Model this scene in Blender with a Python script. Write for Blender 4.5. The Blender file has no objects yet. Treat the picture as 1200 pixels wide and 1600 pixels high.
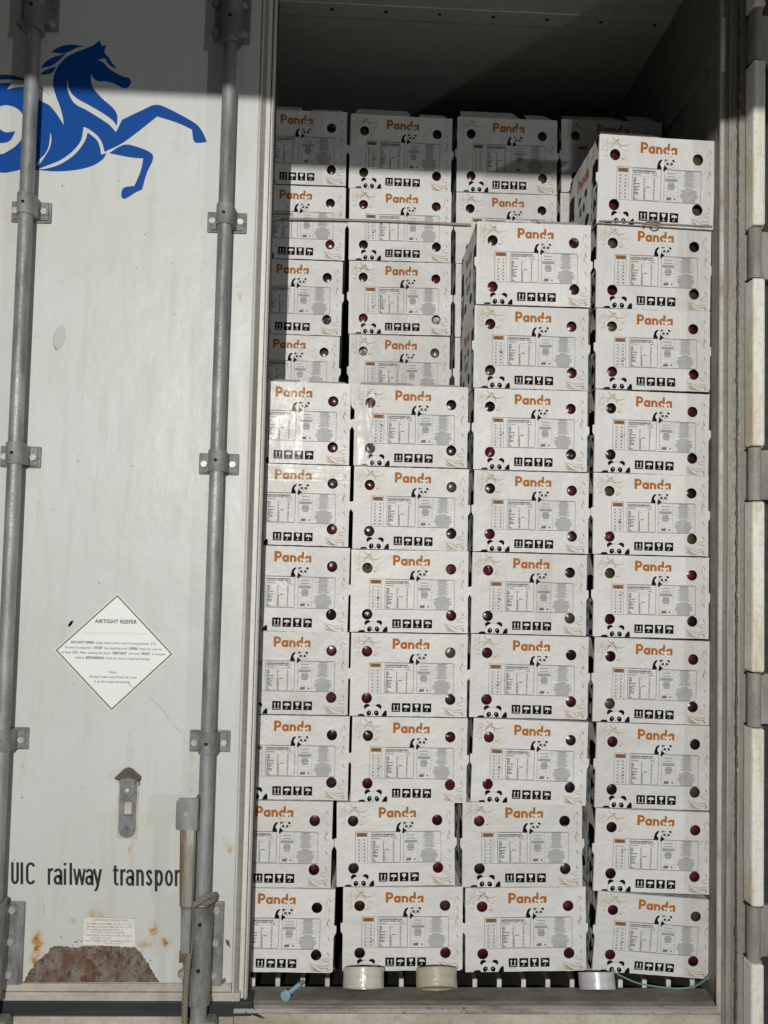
import bpy, bmesh, math, random
from mathutils import Vector, Matrix
from mathutils.geometry import tessellate_polygon
S = bpy.context.scene
C = bpy.context.scene.collection
random.seed(7)

# ------------------------------------------------------------ camera, world, lamps, exposure
CZ = 1.30                                   # camera height above the dock floor
FPX = 1300.0
ya, pa, ra = math.radians(2.147), math.radians(2.729), math.radians(1.339)
fw = Vector((math.sin(ya)*math.cos(pa), math.cos(ya)*math.cos(pa), math.sin(pa)))
rt0 = Vector((math.cos(ya), -math.sin(ya), 0)); up0 = rt0.cross(fw)
rt = rt0*math.cos(ra) + up0*math.sin(ra); up = up0*math.cos(ra) - rt0*math.sin(ra)
cam_d = bpy.data.cameras.new('camera'); cam = bpy.data.objects.new('camera', cam_d); C.objects.link(cam)
cam.matrix_world = Matrix(((rt.x, up.x, -fw.x, 0), (rt.y, up.y, -fw.y, 0), (rt.z, up.z, -fw.z, CZ), (0, 0, 0, 1)))
cam_d.sensor_fit = 'VERTICAL'; cam_d.sensor_height = 24; cam_d.lens = 24*FPX/1600
cam_d.clip_start = .05; cam_d.clip_end = 200
S.camera = cam
w = bpy.data.worlds.new('World'); S.world = w; w.use_nodes = True
bg = w.node_tree.nodes['Background']; bg.inputs[0].default_value = (.95, .97, 1.0, 1); bg.inputs[1].default_value = .055

def lamp(name, loc, target, power, size, color):
    d = bpy.data.lights.new(name, 'AREA'); d.shape = 'DISK'; d.size = size; d.energy = power; d.color = color
    o = bpy.data.objects.new(name, d); C.objects.link(o); o.location = loc
    o.rotation_euler = (Vector(target)-Vector(loc)).to_track_quat('-Z', 'Y').to_euler(); return o
lamp('floodlight', (-.36, -2.46, CZ+.95), (0, 2.1, CZ), 170, .022, (1.0, .975, .93))
lamp('side_lamp', (5.2, -3.6, CZ+.55), (.1, 2.1, CZ), 62, .22, (.93, .97, 1.0))
vs = S.view_settings; vs.view_transform = 'Standard'; vs.look = 'None'; vs.exposure = 0; vs.gamma = 1
S.render.engine = 'CYCLES'; S.cycles.max_bounces = 8; S.cycles.transparent_max_bounces = 12

def at(px, py, Y):
    """point of the picture pixel on the upright plane at depth Y"""
    d = rt*((px-600)/FPX) - up*((py-800)/FPX) + fw
    d = d*(Y/d.y); return Vector((d.x, Y, d.z+CZ))
DY = 2.04                                   # front face of the closed door

# ------------------------------------------------------------ materials
def nd(t, typ, **kw):
    n = t.nodes.new(typ)
    for k, v in kw.items(): setattr(n, k, v)
    return n
def mat(name, col, rough=.5, metal=0, spec=.5):
    m = bpy.data.materials.new(name); m.use_nodes = True; b = m.node_tree.nodes['Principled BSDF']
    b.inputs['Base Color'].default_value = (*col, 1); b.inputs['Roughness'].default_value = rough
    b.inputs['Metallic'].default_value = metal; b.inputs['Specular IOR Level'].default_value = spec
    m.diffuse_color = (*col, 1); return m
def coords(t, world=False, scale=(1, 1, 1)):
    mp = nd(t, 'ShaderNodeMapping'); mp.inputs['Scale'].default_value = scale
    if world: t.links.new(nd(t, 'ShaderNodeNewGeometry').outputs['Position'], mp.inputs['Vector'])
    else: t.links.new(nd(t, 'ShaderNodeTexCoord').outputs['Object'], mp.inputs['Vector'])
    return mp.outputs['Vector']
def noise(t, vec, scale, detail=4, rough=.55):
    n = nd(t, 'ShaderNodeTexNoise'); n.inputs['Scale'].default_value = scale
    n.inputs['Detail'].default_value = detail; n.inputs['Roughness'].default_value = rough
    t.links.new(vec, n.inputs['Vector']); return n.outputs['Fac']
def rng(t, v, a, b, c=0., d=1.):
    n = nd(t, 'ShaderNodeMapRange'); t.links.new(v, n.inputs['Value'])
    for i, x in zip((1, 2, 3, 4), (a, b, c, d)): n.inputs[i].default_value = x
    return n.outputs['Result']
def mathn(t, op, a, b=None):
    n = nd(t, 'ShaderNodeMath', operation=op)
    for i, x in enumerate((a, b)):
        if x is None: continue
        if hasattr(x, 'links'): t.links.new(x, n.inputs[i])
        else: n.inputs[i].default_value = x
    return n.outputs[0]
def mix(t, fac, a, b):
    n = nd(t, 'ShaderNodeMix', data_type='RGBA')
    t.links.new(fac, n.inputs['Factor'])
    for s, x in ((6, a), (7, b)):
        if hasattr(x, 'links'): t.links.new(x, n.inputs[s])
        else: n.inputs[s].default_value = (*x, 1)
    return n.outputs[2]
def bump(t, h, strength, dist, prev=None):
    n = nd(t, 'ShaderNodeBump'); n.inputs['Strength'].default_value = strength; n.inputs['Distance'].default_value = dist
    t.links.new(h, n.inputs['Height'])
    if prev: t.links.new(prev, n.inputs['Normal'])
    return n.outputs['Normal']
def P(m): return m.node_tree, m.node_tree.nodes['Principled BSDF']

def worn(name, base, dirt, rough, metal, sc=9, stretch=(1, 1, .25), amt=(.45, .75), rgh=(.0, .15), bmp=.15, rust=None, rust_at=(.62, .72)):
    """painted or bare metal with streaky dirt and optional rust"""
    m = mat(name, base, rough, metal); t, b = P(m)
    v = coords(t, True, stretch); v2 = coords(t, True)
    n1 = noise(t, v, sc, 8, .65); n2 = noise(t, v2, sc*9, 5, .6)
    col = mix(t, rng(t, n1, amt[0], amt[1]), base, dirt)
    col = mix(t, rng(t, n2, .5, .8, 0, .45), col, tuple(c*.55 for c in dirt))
    if rust:
        n3 = noise(t, v2, sc*3.3, 9, .7)
        col = mix(t, rng(t, n3, rust_at[0], rust_at[1]), col, rust)
    t.links.new(col, b.inputs['Base Color'])
    t.links.new(rng(t, n2, .3, .7, rough-rgh[0], min(1, rough+rgh[1])), b.inputs['Roughness'])
    t.links.new(bump(t, n2, bmp, .002), b.inputs['Normal']); return m

# door paint: faint grime, named rust blooms and streaks that belong to the panel
blooms = [(150,1455,.020,.052,1.0),(152,1500,.013,.03,.8),(58,1475,.011,.030,1.15),(57,1500,.012,.02,.9),(375,463,.007,.011,.9),(358,1327,.010,.012,1.0),(351,1311,.006,.007,.7),
          (240,1450,.007,.020,.8),(228,1476,.016,.010,.85),(258,1474,.013,.011,.95),(113,1441,.006,.008,.7),(205,1330,.006,.060,.5),(60,790,.004,.05,.45),(37,1190,.004,.06,.45),
          (64,345,.02,.035,.3),(20,345,.02,.035,.3),(52,735,.02,.035,.3),(298,1188,.006,.06,.45),(165,1345,.012,.09,.25),(240,1285,.045,.02,.25),(165,1280,.035,.018,.25)]
def door_material():
    m = mat('door_paint', (.60, .635, .62), .42); t, b = P(m)
    v = coords(t, True); vs_ = coords(t, True, (1, 1, .12))
    n1 = noise(t, v, 2.2, 6, .6); n2 = noise(t, vs_, 28, 6, .65); n3 = noise(t, v, 60, 5, .65); n4 = noise(t, v, 230, 3, .6)
    col = mix(t, rng(t, n1, .35, .7), (.60, .635, .615), (.565, .575, .535))
    col = mix(t, rng(t, n2, .52, .78, 0, .55), col, (.47, .45, .39))
    # more grime toward the foot of the door
    sep = nd(t, 'ShaderNodeSeparateXYZ'); t.links.new(v, sep.inputs[0])
    low = mathn(t, 'MULTIPLY', rng(t, sep.outputs[2], .62, .20), rng(t, n1, .35, .62))
    col = mix(t, mathn(t, 'MULTIPLY', low, .5), col, (.56, .535, .46))
    wob = nd(t, 'ShaderNodeVectorMath', operation='SCALE'); wn = nd(t, 'ShaderNodeTexNoise'); wn.inputs['Scale'].default_value = 55; wn.inputs['Detail'].default_value = 5
    t.links.new(v, wn.inputs['Vector']); sb = nd(t, 'ShaderNodeVectorMath', operation='SUBTRACT'); t.links.new(wn.outputs['Color'], sb.inputs[0]); sb.inputs[1].default_value = (.5, .5, .5)
    t.links.new(sb.outputs[0], wob.inputs[0]); wob.inputs['Scale'].default_value = .035
    ad = nd(t, 'ShaderNodeVectorMath', operation='ADD'); t.links.new(v, ad.inputs[0]); t.links.new(wob.outputs[0], ad.inputs[1])
    tot = None
    for (px, py, rx, rz, k) in blooms:
        c = at(px, py, DY)
        s = nd(t, 'ShaderNodeVectorMath', operation='SUBTRACT'); t.links.new(ad.outputs[0], s.inputs[0]); s.inputs[1].default_value = (c.x, DY, c.z)
        d = nd(t, 'ShaderNodeVectorMath', operation='MULTIPLY'); t.links.new(s.outputs[0], d.inputs[0]); d.inputs[1].default_value = (1/rx, 0, 1/rz)
        l = nd(t, 'ShaderNodeVectorMath', operation='LENGTH'); t.links.new(d.outputs[0], l.inputs[0])
        f = rng(t, l.outputs['Value'], 1.7, .1, 0, k)
        tot = f if tot is None else mathn(t, 'MAXIMUM', tot, f)
    spotty = mathn(t, 'MULTIPLY', tot, rng(t, n3, .30, .62))
    col = mix(t, mathn(t, 'MULTIPLY', tot, .62), col, (.55, .44, .22))
    col = mix(t, rng(t, spotty, .22, .72), col, (.44, .20, .035))
    col = mix(t, rng(t, spotty, .75, 1.05), col, (.16, .065, .02))
    # specks and little scuffs
    col = mix(t, rng(t, n4, .735, .76), col, (.22, .20, .17))
    t.links.new(col, b.inputs['Base Color'])
    t.links.new(rng(t, n2, .3, .8, .36, .6), b.inputs['Roughness'])
    t.links.new(bump(t, n4, .05, .001, bump(t, n1, .5, .02)), b.inputs['Normal'])
    return m
M = {}
M['door'] = door_material()
M['frame'] = worn('frame_paint', (.34, .325, .29), (.135, .12, .095), .5, .1, 9, (2.5, 1, .12), (.36, .72), bmp=.4)
M['post'] = worn('post_paint', (.285, .29, .262), (.185, .165, .12), .6, 0, 7, (1, 1, .12), (.42, .75), bmp=.4)
M['cream'] = worn('cream_paint', (.55, .515, .445), (.30, .255, .195), .55, 0, 10, (.4, 1, 1), (.42, .7), bmp=.2, rust=(.2, .12, .06), rust_at=(.70, .78))
M['edge'] = worn('edge_aluminium', (.76, .75, .69), (.50, .48, .41), .35, .1, 12, (1, 1, .1), (.5, .8), bmp=.15)
M['sill'] = worn('sill_metal', (.20, .187, .16), (.075, .066, .053), .6, .0, 16, (.35, 1, 1), (.38, .68), bmp=.5, rust=(.12, .07, .04), rust_at=(.66, .75))
M['lip'] = worn('sill_lip_metal', (.40, .38, .345), (.14, .125, .10), .5, .1, 14, (.3, 1, 1.6), (.48, .66), bmp=.5, rust=(.10, .075, .06), rust_at=(.60, .64))
M['galv'] = worn('galvanised_steel', (.37, .38, .38), (.16, .158, .15), .5, .35, 26, (1, 1, .22), (.36, .68), rgh=(.1, .15), bmp=.25)
M['galv_lo'] = worn('galvanised_cast_steel', (.31, .32, .325), (.145, .14, .13), .55, .3, 32, (1, 1, .5), (.36, .66), bmp=.6)
M['bolt'] = worn('bolt_zinc', (.58, .55, .50), (.30, .26, .22), .42, .5, 80, (1, 1, 1), bmp=.2)
M['lever'] = worn('lever_steel', (.36, .34, .29), (.17, .125, .075), .45, .4, 30, (1.5, 1, .12), (.40, .62), bmp=.3)
M['gasket'] = worn('gasket_rubber', (.022, .022, .027), (.06, .058, .058), .62, 0, 12, (.3, 1, 2), (.45, .8), bmp=.2)
M['hinge_white'] = worn('hinge_white_paint', (.80, .78, .70), (.50, .38, .20), .42, 0, 9, (3, 1, .35), (.46, .72), bmp=.2, rust=(.22, .14, .06), rust_at=(.70, .735))
M['hood'] = worn('hood_brown_steel', (.15, .13, .10), (.07, .06, .045), .4, .5, 40, (1, 1, 1), bmp=.3)
M['lug'] = worn('hinge_lug_steel', (.34, .33, .31), (.19, .155, .12), .6, .2, 25, (1, 1, .3), bmp=.4)
M['dark_hole'] = mat('hole_and_shade_black', (.012, .011, .010), .9)
M['inner'] = worn('liner_panel', (.22, .21, .19), (.15, .145, .13), .5, 0, 5, (.3, 1, 3), (.4, .75), bmp=.1)
M['rail_shade'] = worn('floor_aluminium_shaded', (.07, .068, .062), (.03, .03, .03), .7, .0, 30, (1, 1, 1), (.5, .8), bmp=.2)  # shaded copy of the rail aluminium, shade put into the colour
M['ceil'] = worn('ceiling_liner', (.56, .545, .51), (.46, .44, .40), .55, 0, 5, (.3, 1, 3), (.4, .75), bmp=.1)
M['rail'] = worn('floor_aluminium', (.80, .79, .75), (.4, .37, .32), .4, .2, 30, (1, 1, 1), (.5, .8), bmp=.2)
M['peeled'] = worn('bare_rusty_metal', (.225, .205, .175), (.15, .085, .05), .8, 0, 24, (1.3, 1, .6), (.42, .60), bmp=1.0, rust=(.085, .038, .022), rust_at=(.48, .62))
M['blue'] = mat('emblem_blue', (.003, .066, .30), .4, 0, .25)
M['black'] = mat('lettering_black', (.018, .022, .022), .5)
M['sticker'] = mat('sticker_white', (.84, .85, .83), .4)
M['sticker_line'] = mat('sticker_line', (.10, .10, .085), .5)
M['sticker_cream'] = mat('sticker_faded_edge', (.70, .69, .56), .4)
M['faded'] = mat('faded_yellow_ink', (.68, .66, .47), .5)
M['ink'] = mat('sticker_ink', (.06, .06, .058), .5)
M['plate'] = worn('data_label', (.82, .80, .74), (.66, .62, .54), .45, .05, 40, (1, 1, 1), bmp=.1)
M['plate_ink'] = mat('data_label_ink', (.30, .27, .25), .5)
M['scuff_pale'] = mat('scuff_pale', (.50, .52, .49), .6)
M['scuff'] = mat('scuff_mark', (.33, .34, .31), .6)

def carton_material():
    m = mat('carton_white', (.66, .65, .625), .5, 0, .35); t, b = P(m)
    v = coords(t); oi = nd(t, 'ShaderNodeObjectInfo')
    ofs = nd(t, 'ShaderNodeVectorMath', operation='ADD'); t.links.new(v, ofs.inputs[0])
    cx = nd(t, 'ShaderNodeCombineXYZ'); t.links.new(mathn(t, 'MULTIPLY', oi.outputs['Random'], 30), cx.inputs[0]); t.links.new(cx.outputs[0], ofs.inputs[1])
    n1 = noise(t, ofs.outputs[0], 9, 5, .6); n2 = noise(t, ofs.outputs[0], 70, 5, .6)
    wv = nd(t, 'ShaderNodeTexWave'); wv.wave_type = 'BANDS'; wv.bands_direction = 'X'; wv.inputs['Scale'].default_value = 52; wv.inputs['Distortion'].default_value = .6; wv.inputs['Detail'].default_value = 1
    t.links.new(v, wv.inputs['Vector'])
    col = mix(t, rng(t, n1, .32, .7), (.715, .71, .69), (.655, .648, .622))
    col = mix(t, rng(t, n2, .58, .8, 0, .35), col, (.52, .49, .44))
    n3 = noise(t, ofs.outputs[0], 24, 9, .75); col = mix(t, rng(t, n3, .60, .70, 0, .55), col, (.43, .40, .35))
    hs = nd(t, 'ShaderNodeHueSaturation'); t.links.new(col, hs.inputs['Color']); t.links.new(rng(t, oi.outputs['Random'], 0, 1, .93, 1.05), hs.inputs['Value'])
    t.links.new(hs.outputs[0], b.inputs['Base Color'])
    t.links.new(rng(t, n1, .3, .7, .40, .58), b.inputs['Roughness'])
    nn = bump(t, n1, 1.0, .016, bump(t, wv.outputs['Fac'], .10, .0006, bump(t, n2, .10, .0015)))
    t.links.new(nn, b.inputs['Normal']); return m
M['carton'] = carton_material()
M['kraft'] = worn('kraft_board', (.21, .15, .095), (.15, .10, .06), .8, 0, 40, (1, 1, 1), bmp=.2)
M['orange'] = mat('print_orange', (.40, .140, .020),.55, 0, .12)
M['pblack'] = mat('print_black', (.007, .007, .007), .6, 0, .05)
M['pgrey'] = mat('print_grey', (.10, .10, .097),.55, 0, .12)
M['plgrey'] = mat('print_light_grey', (.17, .18, .185),.55, 0, .12)
M['beige'] = mat('print_beige', (.42, .31, .17),.55, 0, .12)
M['lbeige'] = mat('print_pale_beige', (.50, .42, .30),.55, 0, .12)
M['pwhite'] = mat('print_white', (.70, .695, .675),.55, 0, .12)
M['brown'] = mat('print_brown_orange', (.27, .12, .03), .55, 0, .12)
M['teal'] = mat('print_teal', (.05, .22, .17), .5)
M['pen_blue'] = mat('pen_blue', (.04, .05, .22), .5)
M['pen_red'] = mat('pen_red', (.35, .03, .04), .5)
M['floor'] = worn('dock_concrete', (.24, .235, .22), (.16, .155, .145), .85, 0, 3, (1, 1, 1), bmp=.4)
M['light_blocker'] = worn('light_blocker_grey', (.16, .16, .16), (.1, .1, .1), .7, 0, 3, (1, 1, 1), bmp=.1)  # for the added, unseen light blocker

def fruit_mat(name, a, b_, seed):
    m = mat(name, a, .28); t, b = P(m); v = coords(t)
    oi = nd(t, 'ShaderNodeObjectInfo'); ofs = nd(t, 'ShaderNodeVectorMath', operation='ADD'); cx = nd(t, 'ShaderNodeCombineXYZ')
    t.links.new(mathn(t, 'MULTIPLY', oi.outputs['Random'], 20), cx.inputs[0]); t.links.new(cx.outputs[0], ofs.inputs[1]); t.links.new(v, ofs.inputs[0])
    n1 = noise(t, ofs.outputs[0], 26, 4, .6); n2 = noise(t, ofs.outputs[0], 170, 3, .6)
    col = mix(t, rng(t, n1, .38, .68), a, b_); col = mix(t, rng(t, n2, .62, .72, 0, .5), col, tuple(min(1, c*1.6+.03) for c in a))
    t.links.new(col, b.inputs['Base Color']); b.inputs['Coat Weight'].default_value = .5; b.inputs['Coat Roughness'].default_value = .22
    t.links.new(bump(t, n1, .8, .006), b.inputs['Normal']); return m
FM = [('dark red', fruit_mat('fruit_dark_red', (.105, .014, .026), (.040, .007, .014), 1)),
      ('olive green', fruit_mat('fruit_olive', (.085, .085, .035), (.065, .032, .025), 2)),
      ('purple black', fruit_mat('fruit_purple_black', (.045, .014, .022), (.018, .010, .012), 3))]

def tape_material(name, rough, body):
    m = bpy.data.materials.new(name); m.use_nodes = True; t = m.node_tree; t.nodes.clear()
    out = nd(t, 'ShaderNodeOutputMaterial'); tr = nd(t, 'ShaderNodeBsdfTransparent'); tr.inputs[0].default_value = (.96, .96, .95, 1)
    gl = nd(t, 'ShaderNodeBsdfGlossy'); gl.inputs['Roughness'].default_value = rough
    v = coords(t, False, (1, 1, .55)); n = noise(t, v, 70, 3, .5); n2 = noise(t, v, 11, 2, .5)
    nn = bump(t, n, .35, .002, bump(t, n2, .6, .007)); t.links.new(nn, gl.inputs['Normal'])
    fr = nd(t, 'ShaderNodeFresnel'); fr.inputs['IOR'].default_value = 1.48; t.links.new(nn, fr.inputs['Normal'])
    mx = nd(t, 'ShaderNodeMixShader'); t.links.new(mathn(t, 'MULTIPLY', mathn(t, 'ADD', fr.outputs[0], body), rng(t, noise(t, coords(t), 19, 5, .6), .42, .66, .04, .42)), mx.inputs[0])
    t.links.new(tr.outputs[0], mx.inputs[1]); t.links.new(gl.outputs[0], mx.inputs[2]); t.links.new(mx.outputs[0], out.inputs[0]); return m
M['tape'] = tape_material('clear_packing_tape', .24, .0)

# ------------------------------------------------------------ mesh helpers
class MB:
    """collects shapes for ONE mesh object; coordinates are world unless the parent is given an origin"""
    def __init__(s): s.v = []; s.f = []; s.m = []; s.mats = []; s.smooth = []
    def mi(s, mat):
        if mat not in s.mats: s.mats.append(mat)
        return s.mats.index(mat)
    def add(s, vs_, fs, mat, smooth=False):
        b = len(s.v); s.v += [Vector(p) for p in vs_]; k = s.mi(mat)
        for f in fs: s.f.append([b+i for i in f]); s.m.append(k); s.smooth.append(smooth)
    def box(s, lo, hi, mat, rot=None, pivot=None):
        x0, y0, z0 = lo; x1, y1, z1 = hi
        vs_ = [Vector(p) for p in ((x0,y0,z0),(x1,y0,z0),(x1,y1,z0),(x0,y1,z0),(x0,y0,z1),(x1,y0,z1),(x1,y1,z1),(x0,y1,z1))]
        if rot:
            pv = Vector(pivot) if pivot else sum(vs_, Vector())/8
            vs_ = [rot @ (p-pv) + pv for p in vs_]
        s.add(vs_, [(0,3,2,1),(4,5,6,7),(0,1,5,4),(1,2,6,5),(2,3,7,6),(3,0,4,7)], mat)
    def bbox(s, lo, hi, mat, bev=.003, seg=2):
        """bevelled box"""
        bm = bmesh.new(); bmesh.ops.create_cube(bm, size=1)
        c = [(a+b)/2 for a, b in zip(lo, hi)]; d = [abs(b-a) for a, b in zip(lo, hi)]
        for v in bm.verts: v.co = Vector((c[0]+v.co.x*d[0], c[1]+v.co.y*d[1], c[2]+v.co.z*d[2]))
        bmesh.ops.bevel(bm, geom=bm.edges[:]+bm.verts[:], offset=bev, segments=seg, profile=.5, affect='EDGES')
        s.bm(bm, mat)
    def bm(s, bm, mat, smooth=False):
        bm.verts.index_update(); s.add([v.co.copy() for v in bm.verts], [[v.index for v in f.verts] for f in bm.faces], mat, smooth); bm.free()
    def tube(s, pts, r, mat, n=16, caps=True, smooth=True, r2=None):
        pts = [Vector(p) for p in pts]; vs_ = []; prev = None
        for i, p in enumerate(pts):
            d = (pts[min(i+1, len(pts)-1)]-pts[max(i-1, 0)]).normalized()
            a = (Vector((1, 0, 0)) if abs(d.x) < .9 else Vector((0, 1, 0))) if prev is None else prev
            a = (a - d*a.dot(d)).normalized(); prev = a; b = d.cross(a)
            rr = r[i] if isinstance(r, (list, tuple)) else r
            ry = rr if r2 is None else r2
            for k in range(n):
                t = 2*math.pi*k/n; vs_.append(p + a*(rr*math.cos(t)) + b*(ry*math.sin(t)))
        fs = [(i*n+k, i*n+(k+1) % n, (i+1)*n+(k+1) % n, (i+1)*n+k) for i in range(len(pts)-1) for k in range(n)]
        s.add(vs_, fs, mat, smooth)
        if caps: s.add(vs_[:n][::-1], [tuple(range(n))], mat); s.add(vs_[-n:], [tuple(range(n))], mat)
    def prism(s, loops, y0, y1, mat):
        """outline(s) in x,z given as lists of (x,z); solid from y0 (front) to y1"""
        fl = [[Vector((x, z, 0)) for x, z in lp] for lp in loops]
        tri = tessellate_polygon(fl); al = [p for lp in fl for p in lp]
        s.add([(p.x, y0, p.y) for p in al], [tuple(t) for t in tri], mat)
        s.add([(p.x, y1, p.y) for p in al], [tuple(t) for t in tri], mat)
        for lp in fl:
            n = len(lp); s.add([(p.x, y0, p.y) for p in lp]+[(p.x, y1, p.y) for p in lp], [(i, (i+1) % n, (i+1) % n+n, i+n) for i in range(n)], mat)
    def build(s, name, parent=None, origin=None, world=True):
        o_ = Vector(origin) if origin is not None else (parent.matrix_world.translation.copy() if parent and world else Vector())
        me = bpy.data.meshes.new(name); me.from_pydata([tuple(p-o_) for p in s.v], [], s.f)
        for k in s.mats: me.materials.append(k)
        me.polygons.foreach_set('material_index', s.m); me.polygons.foreach_set('use_smooth', s.smooth); me.update()
        o = bpy.data.objects.new(name, me); C.objects.link(o)
        if parent: o.parent = parent
        elif origin is not None: o.location = origin
        bpy.context.view_layer.update() if parent is None else None
        if parent: o.matrix_world  # evaluated later
        return o
def tag(o, label=None, cat=None, group=None, kind=None):
    if label: o['label'] = label
    if cat: o['category'] = cat
    if group: o['group'] = group
    if kind: o['kind'] = kind
    return o
def empty(name, loc, rot=(0, 0, 0)):
    o = bpy.data.objects.new(name, None); C.objects.link(o); o.location = loc; o.rotation_euler = rot; o.empty_display_size = .1
    bpy.context.view_layer.update(); return o
def spl(pts, closed=True, n=6):
    """smooth outline through points; a third value True marks a sharp corner"""
    P_ = [(p[0], p[1]) for p in pts]; sh = [len(p) > 2 and bool(p[2]) for p in pts]; N = len(P_); out = []
    for i in range(N if closed else N-1):
        p1, p2 = P_[i], P_[(i+1) % N]
        p0 = P_[i-1] if (i > 0 or closed) and not sh[i] else p1
        p3 = P_[(i+2) % N] if (i+2 < N or closed) and not sh[(i+1) % N] else p2
        for k in range(n):
            t = k/n; t2 = t*t; t3 = t2*t
            out.append(tuple(.5*((2*p1[j]) + (-p0[j]+p2[j])*t + (2*p0[j]-5*p1[j]+4*p2[j]-p3[j])*t2 + (-p0[j]+3*p1[j]-3*p2[j]+p3[j])*t3) for j in (0, 1)))
    if not closed: out.append(P_[-1])
    return out
class Flat:
    """thin printed layers: 2D shapes mapped on to a surface by f(u, v, layer)"""
    def __init__(s, mb, f): s.mb = mb; s.f = f
    def poly(s, pts, mat, layer=1, holes=()):
        lps = [[Vector((a, b, 0)) for a, b in lp] for lp in (pts, *holes)]
        tri = tessellate_polygon(lps); al = [p for lp in lps for p in lp]
        s.mb.add([s.f(p.x, p.y, layer) for p in al], [tuple(t) for t in tri], mat)
    def rect(s, x0, y0, x1, y1, mat, layer=1): s.mb.add([s.f(x0, y0, layer), s.f(x1, y0, layer), s.f(x1, y1, layer), s.f(x0, y1, layer)], [(0, 1, 2, 3)], mat)
    def ell(s, cx, cy, rx, ry, mat, layer=1, n=20, rot=0):
        c, d = math.cos(rot), math.sin(rot)
        s.mb.add([s.f(cx+rx*math.cos(t)*c-ry*math.sin(t)*d, cy+rx*math.cos(t)*d+ry*math.sin(t)*c, layer) for t in (2*math.pi*k/n for k in range(n))], [tuple(range(n))], mat)
    def line(s, pts, w, mat, layer=1, taper=False):
        n = len(pts); L = []; R = []
        for i, p in enumerate(pts):
            a = pts[max(i-1, 0)]; b = pts[min(i+1, n-1)]; dx, dy = b[0]-a[0], b[1]-a[1]; l = math.hypot(dx, dy) or 1
            ww = w*.5*(math.sin(math.pi*(i+.35)/(n-.3)) if taper else 1)
            L.append((p[0]-dy/l*ww, p[1]+dx/l*ww)); R.append((p[0]+dy/l*ww, p[1]-dx/l*ww))
        vs_ = [s.f(a, b, layer) for a, b in L+R]; s.mb.add(vs_, [(i, i+1, n+i+1, n+i) for i in range(n-1)], mat)
    def frame(s, x0, y0, x1, y1, w, mat, layer=1, r=0):
        def rr(a, b, c, d, r):
            if r <= 0: return [(a, b), (c, b), (c, d), (a, d)]
            o = []
            for (qx, qy, s0) in ((c-r, d-r, 0), (a+r, d-r, 90), (a+r, b+r, 180), (c-r, b+r, 270)):
                for k in range(5): t = math.radians(s0+k*22.5); o.append((qx+r*math.cos(t), qy+r*math.sin(t)))
            return o
        a = rr(min(x0,x1), min(y0,y1), max(x0,x1), max(y0,y1), r); b = rr(min(x0,x1)+w, min(y0,y1)+w, max(x0,x1)-w, max(y0,y1)-w, max(r-w, 0) if r > 0 else 0)
        n = len(a); s.mb.add([s.f(p[0], p[1], layer) for p in a+b], [(i, (i+1) % n, n+(i+1) % n, n+i) for i in range(n)], mat)
    def text(s, string, x, y, h, mat, layer=1, width=None, align='C', bold=0, xs=1):
        """cap height h; x is left/centre/right, y the baseline; width fits the text"""
        vs_, fs, W = glyphs(string, bold)
        k = h/.727; kx = width/W if width else k*xs
        ox = {'L': x, 'C': x-W*kx/2, 'R': x-W*kx}[align]
        s.mb.add([s.f(ox+a*kx, y+b*k, layer) for a, b in vs_], fs, mat)
_g = {}
def glyphs(string, bold=0):
    key = (string, bold)
    if key in _g: return _g[key]
    c = bpy.data.curves.new('t', 'FONT'); c.body = string; c.size = 1; c.offset = bold; c.resolution_u = 3
    o = bpy.data.objects.new('t', c); C.objects.link(o); dg = bpy.context.evaluated_depsgraph_get(); me = bpy.data.meshes.new_from_object(o.evaluated_get(dg))
    vs_ = [(v.co.x, v.co.y) for v in me.vertices]; fs = [tuple(p.vertices) for p in me.polygons]
    x0 = min(v[0] for v in vs_); x1 = max(v[0] for v in vs_); vs_ = [(a-x0, b) for a, b in vs_]
    bpy.data.objects.remove(o); bpy.data.meshes.remove(me); bpy.data.curves.remove(c)
    _g[key] = (vs_, fs, x1-x0); return _g[key]

# ------------------------------------------------------------ dock around the container, and an added light blocker
g = MB(); g.box((-6, -9, -.1), (6, 1.93, 0), M['floor']); tag(g.build('dock_floor'), kind='structure')
g = MB(); g.box((-9, -9, -1.4), (9, 20, -1.3), M['floor']); tag(g.build('yard_ground'), kind='structure')
EDGE = CZ + 1.025
g = MB(); g.box((-2.6, -1.1, EDGE), (1.30, -.5, EDGE+.12), M['light_blocker']); g.box((-2.6, -.56, EDGE+.12), (1.30, -.5, EDGE+1.9), M['light_blocker']); tag(g.build('unseen_light_blocker'), kind='structure')  # unseen blocker added to cast the shadow edge over door and cartons

# ------------------------------------------------------------ the container
FL = at(625, 1523, 2.13).z                 # tops of the floor rails
XL, XR, CEIL = -1.39, .93, CZ+1.635
XD = -.2215                                 # free edge of the closed door
cont = empty('shipping_container', (-.226, DY, .05))
tag(cont, 'white refrigerated shipping container, left door shut and right doorway open on stacked cartons', 'shipping container')
def cpart(mb, name, parent=None):
    par = parent or cont
    o_ = cont.location.copy() if par is cont else cont.location.copy()
    return mb.build(name, par, origin=cont.location)
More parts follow.
